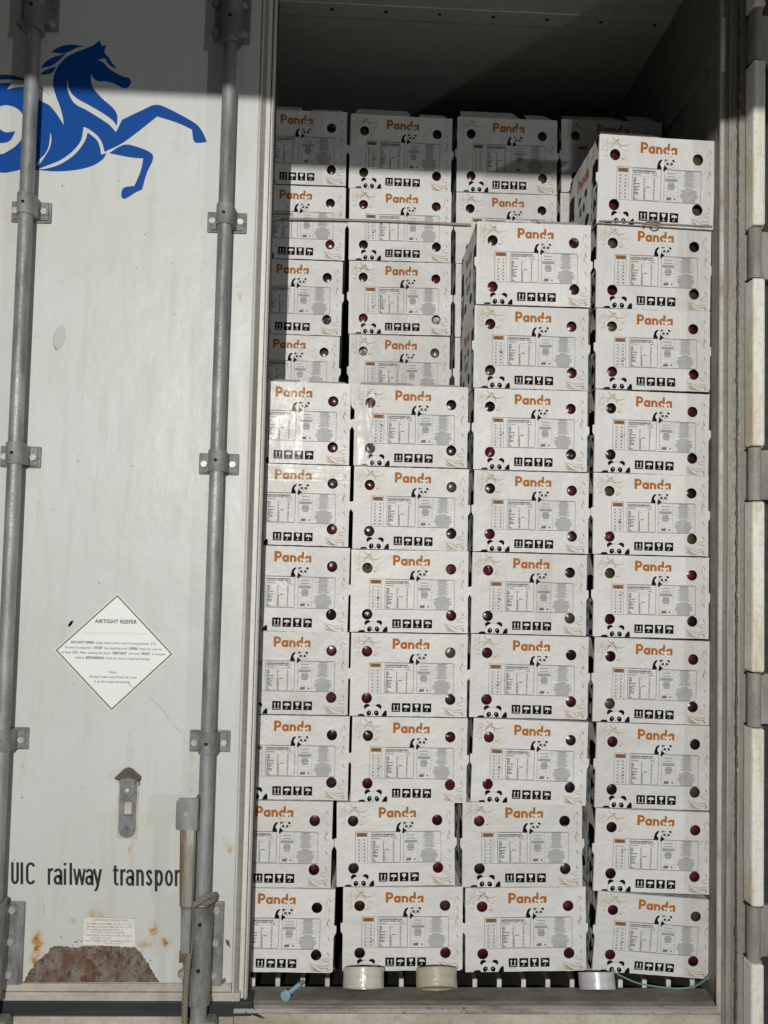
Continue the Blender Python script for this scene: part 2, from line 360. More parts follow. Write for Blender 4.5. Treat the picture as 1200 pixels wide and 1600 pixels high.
# liner
g = MB(); g.box((XR, 2.10, FL-.1), (XR+.06, 5.2, CEIL+.06), M['inner'])
for z in (CZ-.4, CZ+.5, CZ+1.30): g.box((XR-.008, 2.16, z), (XR+.001, 5.2, z+.03), M['inner'])
cpart(g, 'side_wall')
g = MB(); g.box((XL-.06, 2.10, FL-.1), (XL, 5.2, CEIL+.06), M['inner']); cpart(g, 'side_wall')
g = MB(); g.box((XL-.06, 5.2, FL-.1), (XR+.06, 5.26, CEIL+.06), M['inner']); cpart(g, 'end_wall')
g = MB(); g.box((XL, 2.10, CEIL), (XR, 5.2, CEIL+.06), M['ceil'])
for i in range(8):                          # rivets across the liner joint
    p = at(435+i*84, 9+i*4.1, 2.4); k = (CEIL-CZ)/(p.z-CZ); x, y = p.x*k, p.y*k
    g.tube([(x, y, CEIL-.003), (x, y, CEIL+.001)], .006, M['dark_hole'], 10)
p = at(760, 26, 2.4); k = (CEIL-CZ)/(p.z-CZ); g.box((XL, p.y*k-.03, CEIL-.0025), (XR, p.y*k+.03, CEIL+.001), M['ceil'])
cpart(g, 'ceiling')
# floor of aluminium T rails
g = MB(); g.box((XL, 2.10, FL-.075), (XR, 5.2, FL-.06), M['dark_hole']); cpart(g, 'floor')  # deck painted black for the shade between the rails
for i in range(36):
    x = at(434, 1535, 2.12).x + (i-18)*.0613
    if not XL+.02 < x < XR-.02: continue
    g = MB(); g.box((x-.0052, 2.125, FL-.0601), (x+.0052, 5.1, FL-.006), M['rail_shade']); g.box((x-.0055, 2.120, FL-.0601), (x+.0055, 2.125, FL-.006), M['rail']); g.box((x-.016, 2.165, FL-.006), (x+.016, 5.1, FL-.0005), M['rail']); cpart(g, 'floor_rail')  # web bodies coloured dark as if in shade, front ends left bright
# sill: sloping tread, rolled lip, front skirt
zt = at(760, 1547, 2.10).z; zl = at(760, 1572, 2.05).z; zb = at(760, 1588, 2.02).z
prof = [(2.118, FL-.0602), (2.118, zt-.002), (2.112, zt), (2.062, zl+.006), (2.056, zl+.001), (2.045, zl+.004), (2.033, zl+.001), (2.026, zl-.006), (2.024, zb+.004), (2.034, zb), (2.040, zb-.003), (2.040, zb-.16), (2.118, zb-.16)]
def extr(mb, prof, x0, x1, mats):
    n = len(prof)
    for i in range(n):
        a, b = prof[i], prof[(i+1) % n]
        mb.add([(x0, a[0], a[1]), (x1, a[0], a[1]), (x1, b[0], b[1]), (x0, b[0], b[1])], [(0, 1, 2, 3)], mats[i])
    for x in (x0, x1): mb.add([(x, p[0], p[1]) for p in prof], [tuple(range(n))], mats[0])
g = MB(); extr(g, prof, XD-.03, .915, [M['sill']]*4+[M['lip']]*5+[M['sill']]+[M['cream']]*3); cpart(g, 'sill')
# right jamb: extruded profile standing up; outline in x,y
jz0, jz1 = zb-.16, CZ+1.62
jx = lambda px, Y: (at(px, 850, Y).x, Y)
jp = [(*jx(1106, 2.17), 'frame'), (*jx(1110.5, 2.135), 'edge'), (*jx(1113.5, 2.12), 'edge'), (*jx(1115, 2.112), 'lug'), (*jx(1121, 2.085), 'frame'), (*jx(1121.8, 2.06), 'cream'), (*jx(1123.6, 2.056), 'cream'), (*jx(1129, 2.054), 'frame'), (*jx(1135.6, 2.055), 'frame'), (*jx(1136.6, 2.049), 'cream'), (*jx(1138, 2.051), 'lug'), (*jx(1143, 2.048), 'frame'), (*jx(1149.5, 2.044), 'galv_lo'), (*jx(1151.5, 2.041), 'gasket'), (*jx(1153, 2.036), 'frame'), (*jx(1156, 2.035), 'post'), (*jx(1176, 2.033), 'post'), (1.02, 2.033, 'post'), (1.02, 2.17, 'post')]
g = MB()
for i in range(len(jp)-1):
    a, b = jp[i], jp[i+1]
    g.add([(a[0], a[1], jz0), (a[0], a[1], jz1), (b[0], b[1], jz1), (b[0], b[1], jz0)], [(0, 1, 2, 3)], M[a[2]])
cpart(g, 'door_jamb')
random.seed(3)
g = MB()                                    # ragged bead of sealant along the jamb
z = jz0+.1; pts = []; rr = []
while z < jz1: pts.append((jx(1151.5, 2.0385)[0]+random.uniform(-.0013, .0013), 2.0385, z)); rr.append(random.uniform(.0012, .0042)); z += random.uniform(.006, .014)
g.tube(pts, rr, M['hood'], 6)
for p in pts:
    if random.random() < .35: g.tube([(p[0]+.002, 2.0345, p[2]), (p[0]+random.uniform(.002, .0035), 2.0345, p[2]+random.uniform(.003, .010))], random.uniform(.0008, .0018), M['bolt'], 5)
cpart(g, 'sealant_bead')
g = MB(); g.box((XL-.06, 2.05, jz1), (1.05, 2.16, jz1+.12), M['post']); cpart(g, 'header')
# hinges on the right post
def bz(py): return at(1187, py, 2.0).z
xh0, xh1 = at(1176.3, 800, 1.985).x, at(1196, 800, 1.985).x
segs = [(-130, 15), (98, 355), (437, 698), (784, 1050), (1137, 1414), (1503, 1640)]
for a, b in segs:
    g = MB(); g.bbox((xh0, 1.985, bz(b)), (xh1, 2.032, bz(a)), M['hinge_white'], .006, 3); cpart(g, 'door_edge_bar')
for a, b in [(15, 98), (355, 437), (698, 784), (1050, 1137), (1414, 1503)]:
    g = MB(); xm = (xh0+xh1)/2
    g.tube([(xm-.001, 2.006, bz(b)+.003), (xm-.001, 2.006, bz(a)-.003)], .0155, M['lug'], 18)
    g.bbox((xh0+.006, 2.012, bz(b)+.006), (xh1+.035, 2.0325, bz(a)-.006), M['lug'], .002); g.box((xh0+.001, 2.0, bz(a)-.007), (xh1+.004, 2.032, bz(a)-.003), M['gasket']); g.box((xh0+.001, 2.0, bz(b)+.003), (xh1+.004, 2.032, bz(b)+.006), M['gasket'])
    cpart(g, 'hinge')
g = MB(); g.box((xh1+.006, 2.06, jz0), (xh1+.10, 3.2, jz1), M['gasket']); g.box((xh1+.10, 2.055, jz0), (xh1+.13, 3.2, jz1), M['door']); cpart(g, 'opened_door')

# ---- closed left door
dzb = at(200, 1537, DY).z; dzt = CZ+1.60; XE = -.2585
g = MB(); g.bbox((XL, DY, dzb), (XE, DY+.075, dzt), M['door'], .004, 2); door = cpart(g, 'closed_door')
tag(door, 'closed left door with a blue horse emblem and rust marks near its foot')
def dp(mb, name): return mb.build(name, door, origin=cont.location)
door.location = (0, 0, 0)
# edge extrusion at the free side
ep = [(XE+.0005, DY+.075, 'edge'), (XE+.0005, DY-.003, 'edge'), (XE+.004, DY-.005, 'edge'), (XE+.006, DY+.003, 'frame'), (XE+.016, DY+.008, 'edge'), (XE+.0265, DY+.011, 'gasket'), (XE+.029, DY+.006, 'edge'), (XE+.0325, DY+.004, 'edge'), (XD-.003, DY+.008, 'edge'), (XD-.001, DY+.016, 'gasket'), (XD+.001, DY+.03, 'gasket'), (XD-.002, DY+.075, 'gasket')]
g = MB(); z0, z1 = dzb-.045, dzt
for i in range(len(ep)-1):
    a, b = ep[i], ep[i+1]; g.add([(a[0], a[1], z0), (a[0], a[1], z1), (b[0], b[1], z1), (b[0], b[1], z0)], [(0, 1, 2, 3)], M[a[2]])
dp(g, 'edge_trim')
zg1 = at(200, 1562, DY).z; zm = at(200, 1549, DY).z; zg0 = at(200, 1586, DY).z
g = MB(); g.bbox((XL, DY-.004, zm+.0015), (XE-.001, DY+.07, dzb+.001), M['cream'], .0015); g.bbox((XL, DY-.007, zg1), (XE+.02, DY+.06, zm), M['cream'], .0015); dp(g, 'bottom_rail')
g = MB(); g.bbox((XL, DY-.006, zg0), (XD+.012, DY+.05, zg1-.001), M['gasket'], .003)
g.add([(XD+.0125, DY-.004, zg1-.004), (XD+.0125, DY-.004, zg0+.003), (XD+.045, DY-.018, zg0+.0005), (XD+.022, DY-.012, zg0+.012)], [(0, 1, 2, 3)], M['gasket']); dp(g, 'rubber_gasket')
g = MB(); g.box((XL, DY-.004, zg0-.2), (XD-.031, DY+.08, zg0-.002), M['cream']); cpart(g, 'lower_beam')

# emblem
def onD(off):
    def f(px, py, layer): p = at(px, py, DY-off-.00025*layer); return p
    return f
def zB(x, y): return (x/5.4545, 60+y/5.4545)
def z1(x, y): return (x/2.6667, y/2.6667)
def q(fn, L): return [(*fn(p[0], p[1]), len(p) > 2) for p in L]
g = MB(); F = Flat(g, onD(.0004)); B = M['blue']; W = M['door']
hz = q(zB, [(850,15,1),(868,66,1),(908,55,1),(890,118),(925,160),(955,208),(998,262,1),(945,235),(915,205),(905,178),(870,172),(835,188,1),(880,205),(940,265),(1040,320),(1100,340),(1117,378),(1080,424),(1040,418),(980,388),(900,365),(850,367),(800,342),(778,298,1),(775,360),(800,430),(870,510),(950,580),(990,630),(1001,680),(994,750,1),(990,797,1),(1040,693,1)]) \
   + q(z1, [(600,455),(645,437),(690,447),(800,505),(838,540),(862,590,1),(835,595),(808,588),(800,540,1),(740,512),(655,485,1),(560,560),(500,602),(440,630,1)]) \
   + q(zB, [(905,980,1),(870,1035),(780,1088),(640,1122),(480,1133),(330,1122,1),(190,1118),(100,1135),(0,1142),(-260,1075),(-410,900),(-430,640),(-260,430),(0,384),(40,380),(100,378,1),(60,436,1),(130,417),(215,418),(290,470),(345,530),(420,570),(480,640),(520,700),(543,738,1),(535,670),(510,580),(470,470),(452,380),(465,300),(500,230),(560,165),(640,120),(730,85),(800,55)])
F.poly(spl(hz), B, 1)
for L in ([(438,118,1),(500,75),(600,52),(725,68,1),(660,78),(590,112),(545,128),(500,125)], [(345,250,1),(400,190),(470,155),(565,128,1),(500,190),(430,235)], [(345,300,1),(400,265),(480,238,1),(440,295),(350,310,1)],
          [(-190,350,1),(0,312),(100,314),(218,345,1),(290,380),(345,415),(400,458),(438,505,1),(390,452),(330,415),(218,365),(100,350),(0,350),(-190,362,1)]):
    F.poly(spl(q(zB, L)), B, 1)
F.poly(spl(q(z1, [(455,638,1),(495,612),(530,602),(590,618),(632,640),(636,668),(612,720),(592,790,1),(565,802),(520,828),(505,815),(515,783),(560,774,1),(575,740),(588,705),(597,660,1),(540,655)])), B, 1)
for L in ([(578,350,1),(587,425),(640,500),(760,570),(880,640),(960,700),(996,750,1),(990,800,1),(930,735),(850,680),(740,612),(640,558),(590,480),(572,410)],
          [(322,1114,1),(400,1085),(520,1035),(620,960),(690,870),(712,755,1),(760,775),(830,830),(870,890),(888,958,1),(908,978,1),(862,990,1),(850,920),(820,860),(747,802,1),(720,880),(640,985),(520,1068),(400,1108)],
          [(430,800,1),(438,860),(425,930),(380,1010),(322,1092,1),(325,1045),(380,990),(415,920)],
          [(-150,760,1),(-60,610),(0,580),(60,570),(140,595),(195,655),(206,740),(190,840),(140,910),(60,965),(0,985),(-100,950)]):
    F.poly(spl(q(zB, L)), W, 2)
F.poly(spl(q(zB, [(-120,790,1),(-60,760),(0,775),(50,800),(130,790,1),(95,860),(40,890),(-60,880)])), B, 3)
dp(g, 'horse_emblem')

# diamond sticker
g = MB(); F = Flat(g, onD(.0004))
ctr = (178.2, 1019)
dm = [(183.7, 925.7), (273.5, 1022), (174, 1113.6), (82.8, 1015.9)]
def sc(k): return [(ctr[0]+(x-ctr[0])*k, ctr[1]+(y-ctr[1])*k) for x, y in dm]
F.poly(sc(1), M['sticker_cream'], 1); F.poly(sc(.955), M['sticker_line'], 2); F.poly(sc(.928), M['sticker'], 3)
def onpx(x0, y0, slope=.022):               # text in picture-pixel units on the door
    def f(u, v, layer): return at(x0+u+v*.03, y0-v+u*slope, DY-.0004-.00025*layer)
    return f
def trow(mb, x, y, s, h, w_, mat, bold=0, slope=.022, layer=4): Flat(mb, onpx(x, y, slope)).text(s, 0, 0, h, mat, layer, width=w_, bold=bold)
trow(g, 181, 974, 'AIRTIGHT REEFER', 6.2, 66, M['ink'], .02)
trow(g, 179, 991, 'DANGER OF SUFFOCATION IN ENCLOSED SPACES', 3.4, 100, M['faded'], .01)
def mixed(mb, x0, y, parts, total, h, slope=.022):
    Ws = [glyphs(s, .03 if b else .004)[2]+.55 for s, b in parts]; k = total/sum(Ws); x = x0
    for (s, b), w_ in zip(parts, Ws):
        Flat(mb, onpx(x, y+(x-x0)*slope, slope)).text(s, 0, 0, h, M['ink'], 4, width=(w_-.55)*k, align='L', bold=.03 if b else .004); x += w_*k
mixed(g, 111, 1005, [('DO NOT OPEN', 1), ('cargo doors when unit is running below -5°C.', 0)], 137, 4.0)
mixed(g, 102, 1013, [('If entry is required,', 0), ('STOP', 1), ('the machine and', 0), ('OPEN', 1), ('fresh air vent to', 0)], 154, 4.0)
mixed(g, 96, 1020.5, [('at least 20%. After closing the door,', 0), ('RESTART', 1), ('unit and', 0), ('WAIT', 1), ('5 minutes', 0)], 165, 4.0)
mixed(g, 118, 1029, [('before', 0), ('RETURNING', 1), ('fresh air vent to required setting.', 0)], 119, 4.0)
trow(g, 176, 1052, 'Note', 4, 11, M['ink'], .004); trow(g, 176.5, 1059.5, 'Always make sure fresh air vent', 4, 74, M['ink'], .004); trow(g, 175, 1067, 'is at the required setting', 4, 55, M['ink'], .004)
dp(g, 'warning_sticker')
# big lettering
g = MB(); k = .018
def arc(cx, cy, rx, ry, a0, a1, n=16): return [(cx+rx*math.cos(math.radians(a0+(a1-a0)*k/n)), cy+ry*math.sin(math.radians(a0+(a1-a0)*k/n))) for k in range(n+1)]
def letter(ch, x, w_):
    """upright narrow sans letter as strokes, x from its left edge, in picture pixels; returns stroke paths"""
    h, X, l, r_ = 2.1, 25.5, x+2.0, x+w_-2.0; m = (l+r_)/2; rx = (r_-l)/2; C_ = 34.5
    return {'U': [[(l, C_), (l, 9)]+arc(m, 9, rx, 7, 180, 360)+[(r_, C_)]], 'I': [[(l, 0), (l, C_)]],
            'C': [arc(m, C_-9, rx, 7.2, 20, 180)+arc(m, 9, rx, 7.2, 180, 340)],
            'r': [[(l, 0), (l, X)], arc(l+5.2, X-8, 5.2, 6.4, 180, 75)], 'i': [[(l, 0), (l, X)], [(l, C_-4.4), (l, C_)]], 'l': [[(l, 0), (l, C_)]],
            'a': [arc(m, X-7, rx, 5.2, 165, 0)+[(r_, 2), (r_+1.2, 0)], arc(m-.4, 7.6, rx-.2, 5.8, 5, 360)+[(r_, 10), (r_, 14.5), (m, 13.6)]],
            'w': [[(l-1, X), (l+2.6, 0)], [(l+2.6, 0), (m, X)], [(m, X), (r_-2.6, 0)], [(r_-2.6, 0), (r_+1, X)]], 'y': [[(l-1, X), (m+.3, 2)], [(r_+1, X), (m-.2, -3), (m-2.4, -7.6), (l-.6, -7.2)]],
            't': [[(l+1, C_-3), (l+1, 6)]+arc(l+4.6, 5.6, 3.6, 3.8, 180, 290), [(l-2.4, X-1.6), (l+6, X-1.6)]],
            'n': [[(l, 0), (l, X)], arc(m, X-8, rx, 6.2, 180, 0)+[(r_, 0)]],
            's': [spl([(r_, X-6.5), (m+1, X-1.9), (l+.6, X-5.2), (m, X/2+1), (r_-.3, 7.0), (m, 1.9), (l-.3, 6.2)], False, 5)],
            'p': [[(l, -8.5), (l, X)], arc(m, X/2, rx, X/2-2, -180, 180, 24)], 'o': [arc(m, X/2, rx, X/2-1.9, 0, 360, 24)]}[ch]
for word, bx in (('UIC', ((17.3, 12.2), (32, 4), (40.4, 15))), ('railway', ((74.5, 9), (83.8, 13.5), (99.5, 4), (108.5, 4), (115, 18), (133, 13), (146, 12.5))), ('transport', ((177, 8), (187.8, 8), (196.5, 13.2), (212.8, 11.8), (227.4, 11), (241.8, 12.8), (257.6, 12.8), (273, 8), (284, 8)))):
    g = MB(); x_0 = bx[0][0]; F = Flat(g, lambda u, v, layer: at(u, 1381.6-v+(u-17)*.013, DY-.0004-.00025*layer))
    for i, (ch, (x, w_)) in enumerate(zip(word, bx)):
        for j, pth in enumerate(letter(ch, x, w_)): F.line(pth, 3.4 if ch == 'w' else 4.0, M['black'], 1+j+4*(i % 2))
    dp(g, 'lettering')
# data label
g = MB(); F = Flat(g, onD(.0012)); F.poly([(131.5, 1432.5), (212, 1434.5), (211, 1479), (129.5, 1476)], M['plate'], 1)
F.line([(132, 1433), (212, 1435)], .7, M['plate_ink'], 2)
for s, x, y, h, w_ in (('CONTAINER DESIGN DATA', 172, 1439.5, 3.6, 58), ('WITH MIN. INSIDE TEMP. OF -30°C (-22°F)', 168.5, 1445, 2.6, 69), ('AND MAX. OUTSIDE TEMP. OF +50°C(122°F)', 170.5, 1449.8, 2.6, 72),
                       ('THE REFRIGE. EQUIP. RATING IS', 163, 1454, 2.6, 57), ('IN WATTS AND IN KCAL/HR', 169, 1458.3, 2.6, 54), ('OPERATING ON 3-PHASE, 60Hz, 440-460V', 170, 1463, 2.6, 72), ('ELECTRIC POWER', 157, 1467.2, 2.6, 33), ('AND OVERALL HEAT TRANSFER RATE IS', 168, 1471.5, 2.6, 70), ('W/°C OR KCAL/HR°C', 177, 1475.6, 2.6, 30)):
    Flat(g, lambda u, v, layer, x=x, y=y: at(x+u, y-v+u*.02, DY-.0012-.00025*layer)).text(s, 0, 0, h, M['plate_ink'], 2, width=w_, bold=.01)
dp(g, 'data_label')
# peeled paint patch with a ragged outline
random.seed(11)
base = [(36,1535),(50,1512),(62,1499),(84,1478),(104,1479),(120,1482),(128,1478),(170,1478),(212,1480),(222,1492),(236,1512),(249,1535)]
out = []
for i in range(len(base)-1):
    a, b = base[i], base[i+1]; n = max(2, int(math.hypot(a[0]-b[0], a[1]-b[1])/3))
    for k in range(n): t = k/n; out.append((a[0]+(b[0]-a[0])*t+random.uniform(-1.5, 1.5), min(1535.5, a[1]+(b[1]-a[1])*t+random.uniform(-1.4, 1.4))))
out.append(base[-1]); g = MB(); F = Flat(g, onD(.0002)); F.poly(out, M['peeled'], 1)
for _ in range(34):                         # flakes lost round the patch
    a = random.choice(base[:-1]); x, y = a[0]+random.uniform(-12, 14), a[1]-random.uniform(0, 14)
    if 40 < x < 246: F.ell(x, y, random.uniform(.3, 1.3), random.uniform(.3, 1.5), M['peeled'], 1, 7)
F.poly([(352,1467),(358,1470),(360,1481),(354,1476)], M['peeled'], 1); F.poly([(345,1531),(352,1528),(353,1534),(347,1537),(343,1535)], M['peeled'], 1)
dp(g, 'peeled_patch')
g = MB(); F = Flat(g, onD(.0002))           # scuffs and scratches
F.poly(spl([(89,516),(84,526),(83,539),(88,546),(95,540),(100,528),(100,516),(95,511)]), M['scuff_pale'], 0)
F.line(spl([(89,515),(84,524),(83,538),(88,547),(96,540),(101,528),(101,514),(95,509),(89,515)], False), .7, M['scuff']); F.poly([(84,538),(88,541),(89,548),(86,546)], M['scuff'])
F.line(spl([(232,1090),(245,1100),(256,1112),(264,1124)], False), .8, M['scuff']); F.line([(272,1133),(278,1139),(285,1146)], 1.1, M['scuff'], taper=True); F.line([(199,1067),(204,1071),(210,1076)], 1.2, M['scuff'], 5, True)
F.poly([(106,977),(110,971),(115,969),(113,975),(108,980)], M['pblack'])
for a in [(66,1402,69,1432),(124,1231,134,1232),(110,1434,118,1447),(76,918,78,922),(188,1360,192,1364)]: F.line([(a[0], a[1]), ((a[0]+a[2])/2+.6, (a[1]+a[3])/2), (a[2], a[3])], .8, M['scuff'], 1, True)
for i in range(46):
    x, y = random.uniform(10, 300), random.uniform(160, 1450); r = random.uniform(.3, 1.0); F.ell(x, y, r, r*random.uniform(.8, 1.6), M['ink'], 1, 7)
dp(g, 'scuff_marks')

# lock rods and their fittings
RY = DY-.038; RR = .0168
def axis(pts):                              # rod axis through picture points
    xs = [at(x, y, RY).x for x, y in pts]; return sum(xs)/len(xs)
XR1 = axis([(351, 336.4), (340, 720.3), (323.6, 1161.6)]); XR0 = axis([(40.5, 320), (24.4, 708.7), (2.9, 1157)])
def rz(px, py, Y=RY): return at(px, py, Y).z
def rod_set(x, pys, pxs, top, bot, hook):
    g = MB(); g.tube([(x, RY, bot), (x, RY, top)], RR, M['galv'], 28); dp(g, 'lock_rod')
    for px, py in zip(pxs, pys):
        z = rz(px, py, RY); h = .0255; g = MB()
        g.bbox((x-.0485, DY-.006, z-h-.001), (x+.0485, DY-.0002, z+h), M['galv_lo'], .0028)
        a = RR+.004; pr = [(-.043, 0), (-.043, -.009), (-.030, -.012)]
        # saddle cross-section over the rod (x, depth)
        sec = [(-.042, DY-.010), (-.026, DY-.012)]+[(a*math.cos(t), RY-a*math.sin(t)) for t in (math.pi-math.pi*k/14 for k in range(15))]+[(.026, DY-.012), (.042, DY-.010), (.042, DY-.0055), (-.042, DY-.0055)]
        n = len(sec); v0 = [(x+p[0], p[1], z-h+.004) for p in sec]; v1 = [(x+p[0], p[1], z+h+(.004 if 2 <= i <= 16 else -.004)) for i, p in enumerate(sec)]
        g.add(v0+v1, [(i, (i+1) % n, (i+1) % n+n, i+n) for i in range(n)], M['galv_lo']); g.add(v1, [tuple(range(n))], M['galv_lo']); g.add(v0, [tuple(range(n))], M['galv_lo'])
        g.tube([(x, RY-a-.0004, z+.004), (x, RY-a+.003, z+.004)], .0042, M['dark_hole'], 14)
        for sx in (-1, 1):
            bx = x+sx*.0345; g.tube([(bx, DY-.0125, z-.002), (bx, DY-.009, z-.002)], .0098, M['galv_lo'], 18); g.tube([(bx, DY-.0185, z-.002), (bx, DY-.012, z-.002)], [.0082, .0086], M['bolt'], 6, smooth=False)
        dp(g, 'rod_bracket')
def flange(x, side_bolts, z0, z1, tube_z0, tube_z1, w0, w1, holes, collar_up):
    g = MB(); g.bbox((x-w0, DY-.007, z0), (x+w1, DY-.0002, z1), M['galv_lo'], .003)
    g.tube([(x, RY, tube_z0), (x, RY, tube_z1)], .0242, M['galv_lo'], 30); ring = tube_z1 if collar_up else tube_z0
    g.tube([(x, RY, ring-.007), (x, RY, ring+.002)], .0262, M['galv_lo'], 30)
    g.box((x-.0235, RY, z0+.002), (x+.0235, DY-.004, z1-.002), M['galv_lo'])
    for hz_ in holes: g.tube([(x, RY-.0247, hz_), (x, RY-.0235, hz_)], .0047, M['dark_hole'], 14)
    for bx, b_z in side_bolts:
        g.tube([(bx, DY-.010, b_z), (bx, DY-.006, b_z)], .0115, M['galv_lo'], 18); g.tube([(bx, DY-.0165, b_z), (bx, DY-.0095, b_z)], [.0088, .0094], M['bolt'], 6, smooth=False)
    dp(g, 'cam_keeper')
rod_set(XR1, (339, 722.5, 1162.5), (351, 340, 323.6), rz(362, 40), rz(313, 1440), 1)
rod_set(XR0, (322.5, 711, 1158), (40.5, 24.4, 2.9), rz(56, 30), rz(3, 1440), 0)
def b(px, py): p = at(px, py, DY-.01); return (p.x, p.z)
flange(XR1, [b(339, 1421), b(337, 1472), b(334, 1523), b(285, 1522)], rz(310, 1539, DY), rz(310, 1407, DY), rz(310, 1562), rz(313, 1413), .047, .047, (rz(313, 1438), rz(310, 1509)), False)
flange(XR0, [b(20, 1421), b(17, 1470), b(14, 1522)], rz(0, 1537, DY), rz(0, 1407, DY), rz(0, 1560), rz(3, 1408), .047, .057, (rz(3, 1438),), True)
flange(XR1, [b(338, 5), b(338, 52), b(381, 10), b(381, 55)], rz(360, 70, DY), rz(360, -70, DY), rz(362, 66), rz(362, -70), .047, .043, (rz(360, 33), ), False)
flange(XR0, [b(33, 35), b(81, 38)], rz(60, 50, DY), rz(60, -70, DY), rz(57, 46), rz(57, -70), .047, .047, (rz(54, 16),), False)
# cam ends below the keepers
for x in (XR1, XR0):
    g = MB(); g.tube([(x, RY, rz(310, 1597)), (x, RY, rz(310, 1590)), (x, RY, rz(310, 1560))], [.021, .0185, .0195], M['galv'], 24)
    g.bbox((x-.02, RY-.02, rz(310, 1640)), (x+.042, RY+.028, rz(310, 1592)), M['galv'], .008, 3); dp(g, 'cam_end')
# handle: hub plate and lever hanging from the right rod
HY = DY-.082
def hx(px, py, Y=HY): return at(px, py, Y)
a0, a1 = hx(276, 1247), hx(311, 1297); g = MB()
x0, x1, zt_, zb_ = a0.x, hx(309, 1270).x, a0.z, a1.z; c_ = .006
g.prism([[(x0+c_, zt_), (x1, zt_), (x1, zb_), (x0+c_*.6, zb_), (x0, zb_+c_), (x0, zt_-c_*1.2), (x0+c_*.9, zt_-c_)]], HY-.002, HY+.004, M['galv'])
g.box((x0+.004, HY+.004, zb_+.004), (x1, HY+.014, zt_-.004), M['galv_lo']); g.box((x1-.008, HY+.0035, zb_+.003), (x1-.0005, RY+.004, zt_-.003), M['galv_lo'])
g.tube([((x0+x1)/2-.001, HY-.006, (zt_+zb_)/2+.002), ((x0+x1)/2-.001, HY, (zt_+zb_)/2+.002)], [.0058, .0072], M['bolt'], 16); dp(g, 'handle_hub')
g = MB()
def lev(px, py, hw, Y): p = hx(px, py, Y); return p, hw
st = [(293.5, 1296, .0185, HY+.008), (293, 1320, .018, HY+.004), (291.5, 1370, .0168, HY+.002), (291, 1416, .0158, HY+.001), (291, 1420, .0128, HY+.004), (289, 1489, .0112, HY+.006)]
vs_, fs = [], []
for px, py, hw, Y in st:
    p = hx(px, py, Y); d = .0045
    for sx, sy in ((-1, .5), (-.8, -.7), (0, -1.0), (.8, -.7), (1, .5), (.0, 1)): vs_.append((p.x+sx*hw, Y+sy*d, p.z))
for i in range(len(st)-1):
    for k in range(6): fs.append((i*6+k, i*6+(k+1) % 6, (i+1)*6+(k+1) % 6, (i+1)*6+k))
fs += [tuple(range(6)), tuple(range(30, 36))]
ms = [M['lever']]*18+[M['galv_lo']]*20
for i, f in enumerate(fs): g.add([vs_[j] for j in f], [tuple(range(len(f)))], M['galv_lo'] if i >= 24 and i < 30 or i == 31 else M['lever'])
pa_, pb_ = hx(288, 1490, HY+.008), hx(286, 1504, HY+.010)
g.box((pb_.x-.009, HY+.008, pb_.z), (pb_.x+.007, HY+.016, pa_.z+.004), M['peeled'])
dp(g, 'handle_lever')
# handle catch plate
g = MB(); p0, p1 = at(183, 1310, DY), at(218, 1214, DY)
def rrect(x0, z0, x1, z1, r, n=5):
    o = []
    for qx, qz, s0 in ((x1-r, z1-r, 0), (x0+r, z1-r, 90), (x0+r, z0+r, 180), (x1-r, z0+r, 270)):
        for k in range(n+1): t = math.radians(s0+k*90/n); o.append((qx+r*math.cos(t), qz+r*math.sin(t)))
    return o
g.prism([rrect(p0.x, p0.z, p1.x, p1.z, .007)], DY-.003, DY-.0002, M['cream'])
g.prism([rrect(p0.x+.004, p0.z+.004, p1.x-.004, p1.z-.002, .020), rrect(p0.x+.015, p0.z+.058, p1.x-.014, p0.z+.088, .002, 2)[::-1]], DY-.008, DY-.0025, M['galv_lo'])
xm = (p0.x+p1.x)/2
g.box((xm-.0135, DY-.0075, p0.z+.046), (xm+.0135, DY-.002, p0.z+.0575), M['dark_hole']); g.bbox((xm-.015, DY-.013, p0.z+.053), (xm+.014, DY-.004, p0.z+.0575), M['galv_lo'], .001)
g.tube([(xm-.001, DY-.011, p0.z+.022), (xm-.001, DY-.007, p0.z+.022)], .0085, M['galv_lo'], 18); g.tube([(xm-.001, DY-.014, p0.z+.022), (xm-.001, DY-.010, p0.z+.022)], .006, M['galv_lo'], 14)
zc = p1.z-.030
g.prism([rrect(xm-.0155, zc-.016, xm+.0165, p1.z+.006, .0155)], DY-.013, DY-.0078, M['galv_lo'])
bm = bmesh.new(); bmesh.ops.create_uvsphere(bm, u_segments=16, v_segments=10, radius=.0088, matrix=Matrix.Translation((xm, DY-.014, zc+.002))); g.bm(bm, M['bolt'], True)
dp(g, 'catch_plate')
g = MB(); zc2 = at(201, 1213, DY-.02).z        # arched catch hood
ar = [(-.029, -.003), (-.020, .006), (-.012, .014), (-.002, .0175), (.008, .014), (.018, .005), (.029, -.004), (.024, -.010), (.016, -.003), (.0, .0), (-.014, -.003), (-.022, -.008)]
g.prism([[(xm+a, zc2+b_) for a, b_ in ar]], DY-.028, DY-.004, M['hood']); g.box((xm-.018, DY-.016, zc2-.016), (xm+.018, DY-.004, zc2-.001), M['galv_lo'])
g.bbox((xm-.0225, DY-.012, zc2-.019), (xm-.018, DY-.003, zc2-.008), M['lug'], .001); g.bbox((xm+.019, DY-.012, zc2-.023), (xm+.026, DY-.003, zc2-.014), M['lug'], .001)
dp(g, 'catch_hood')

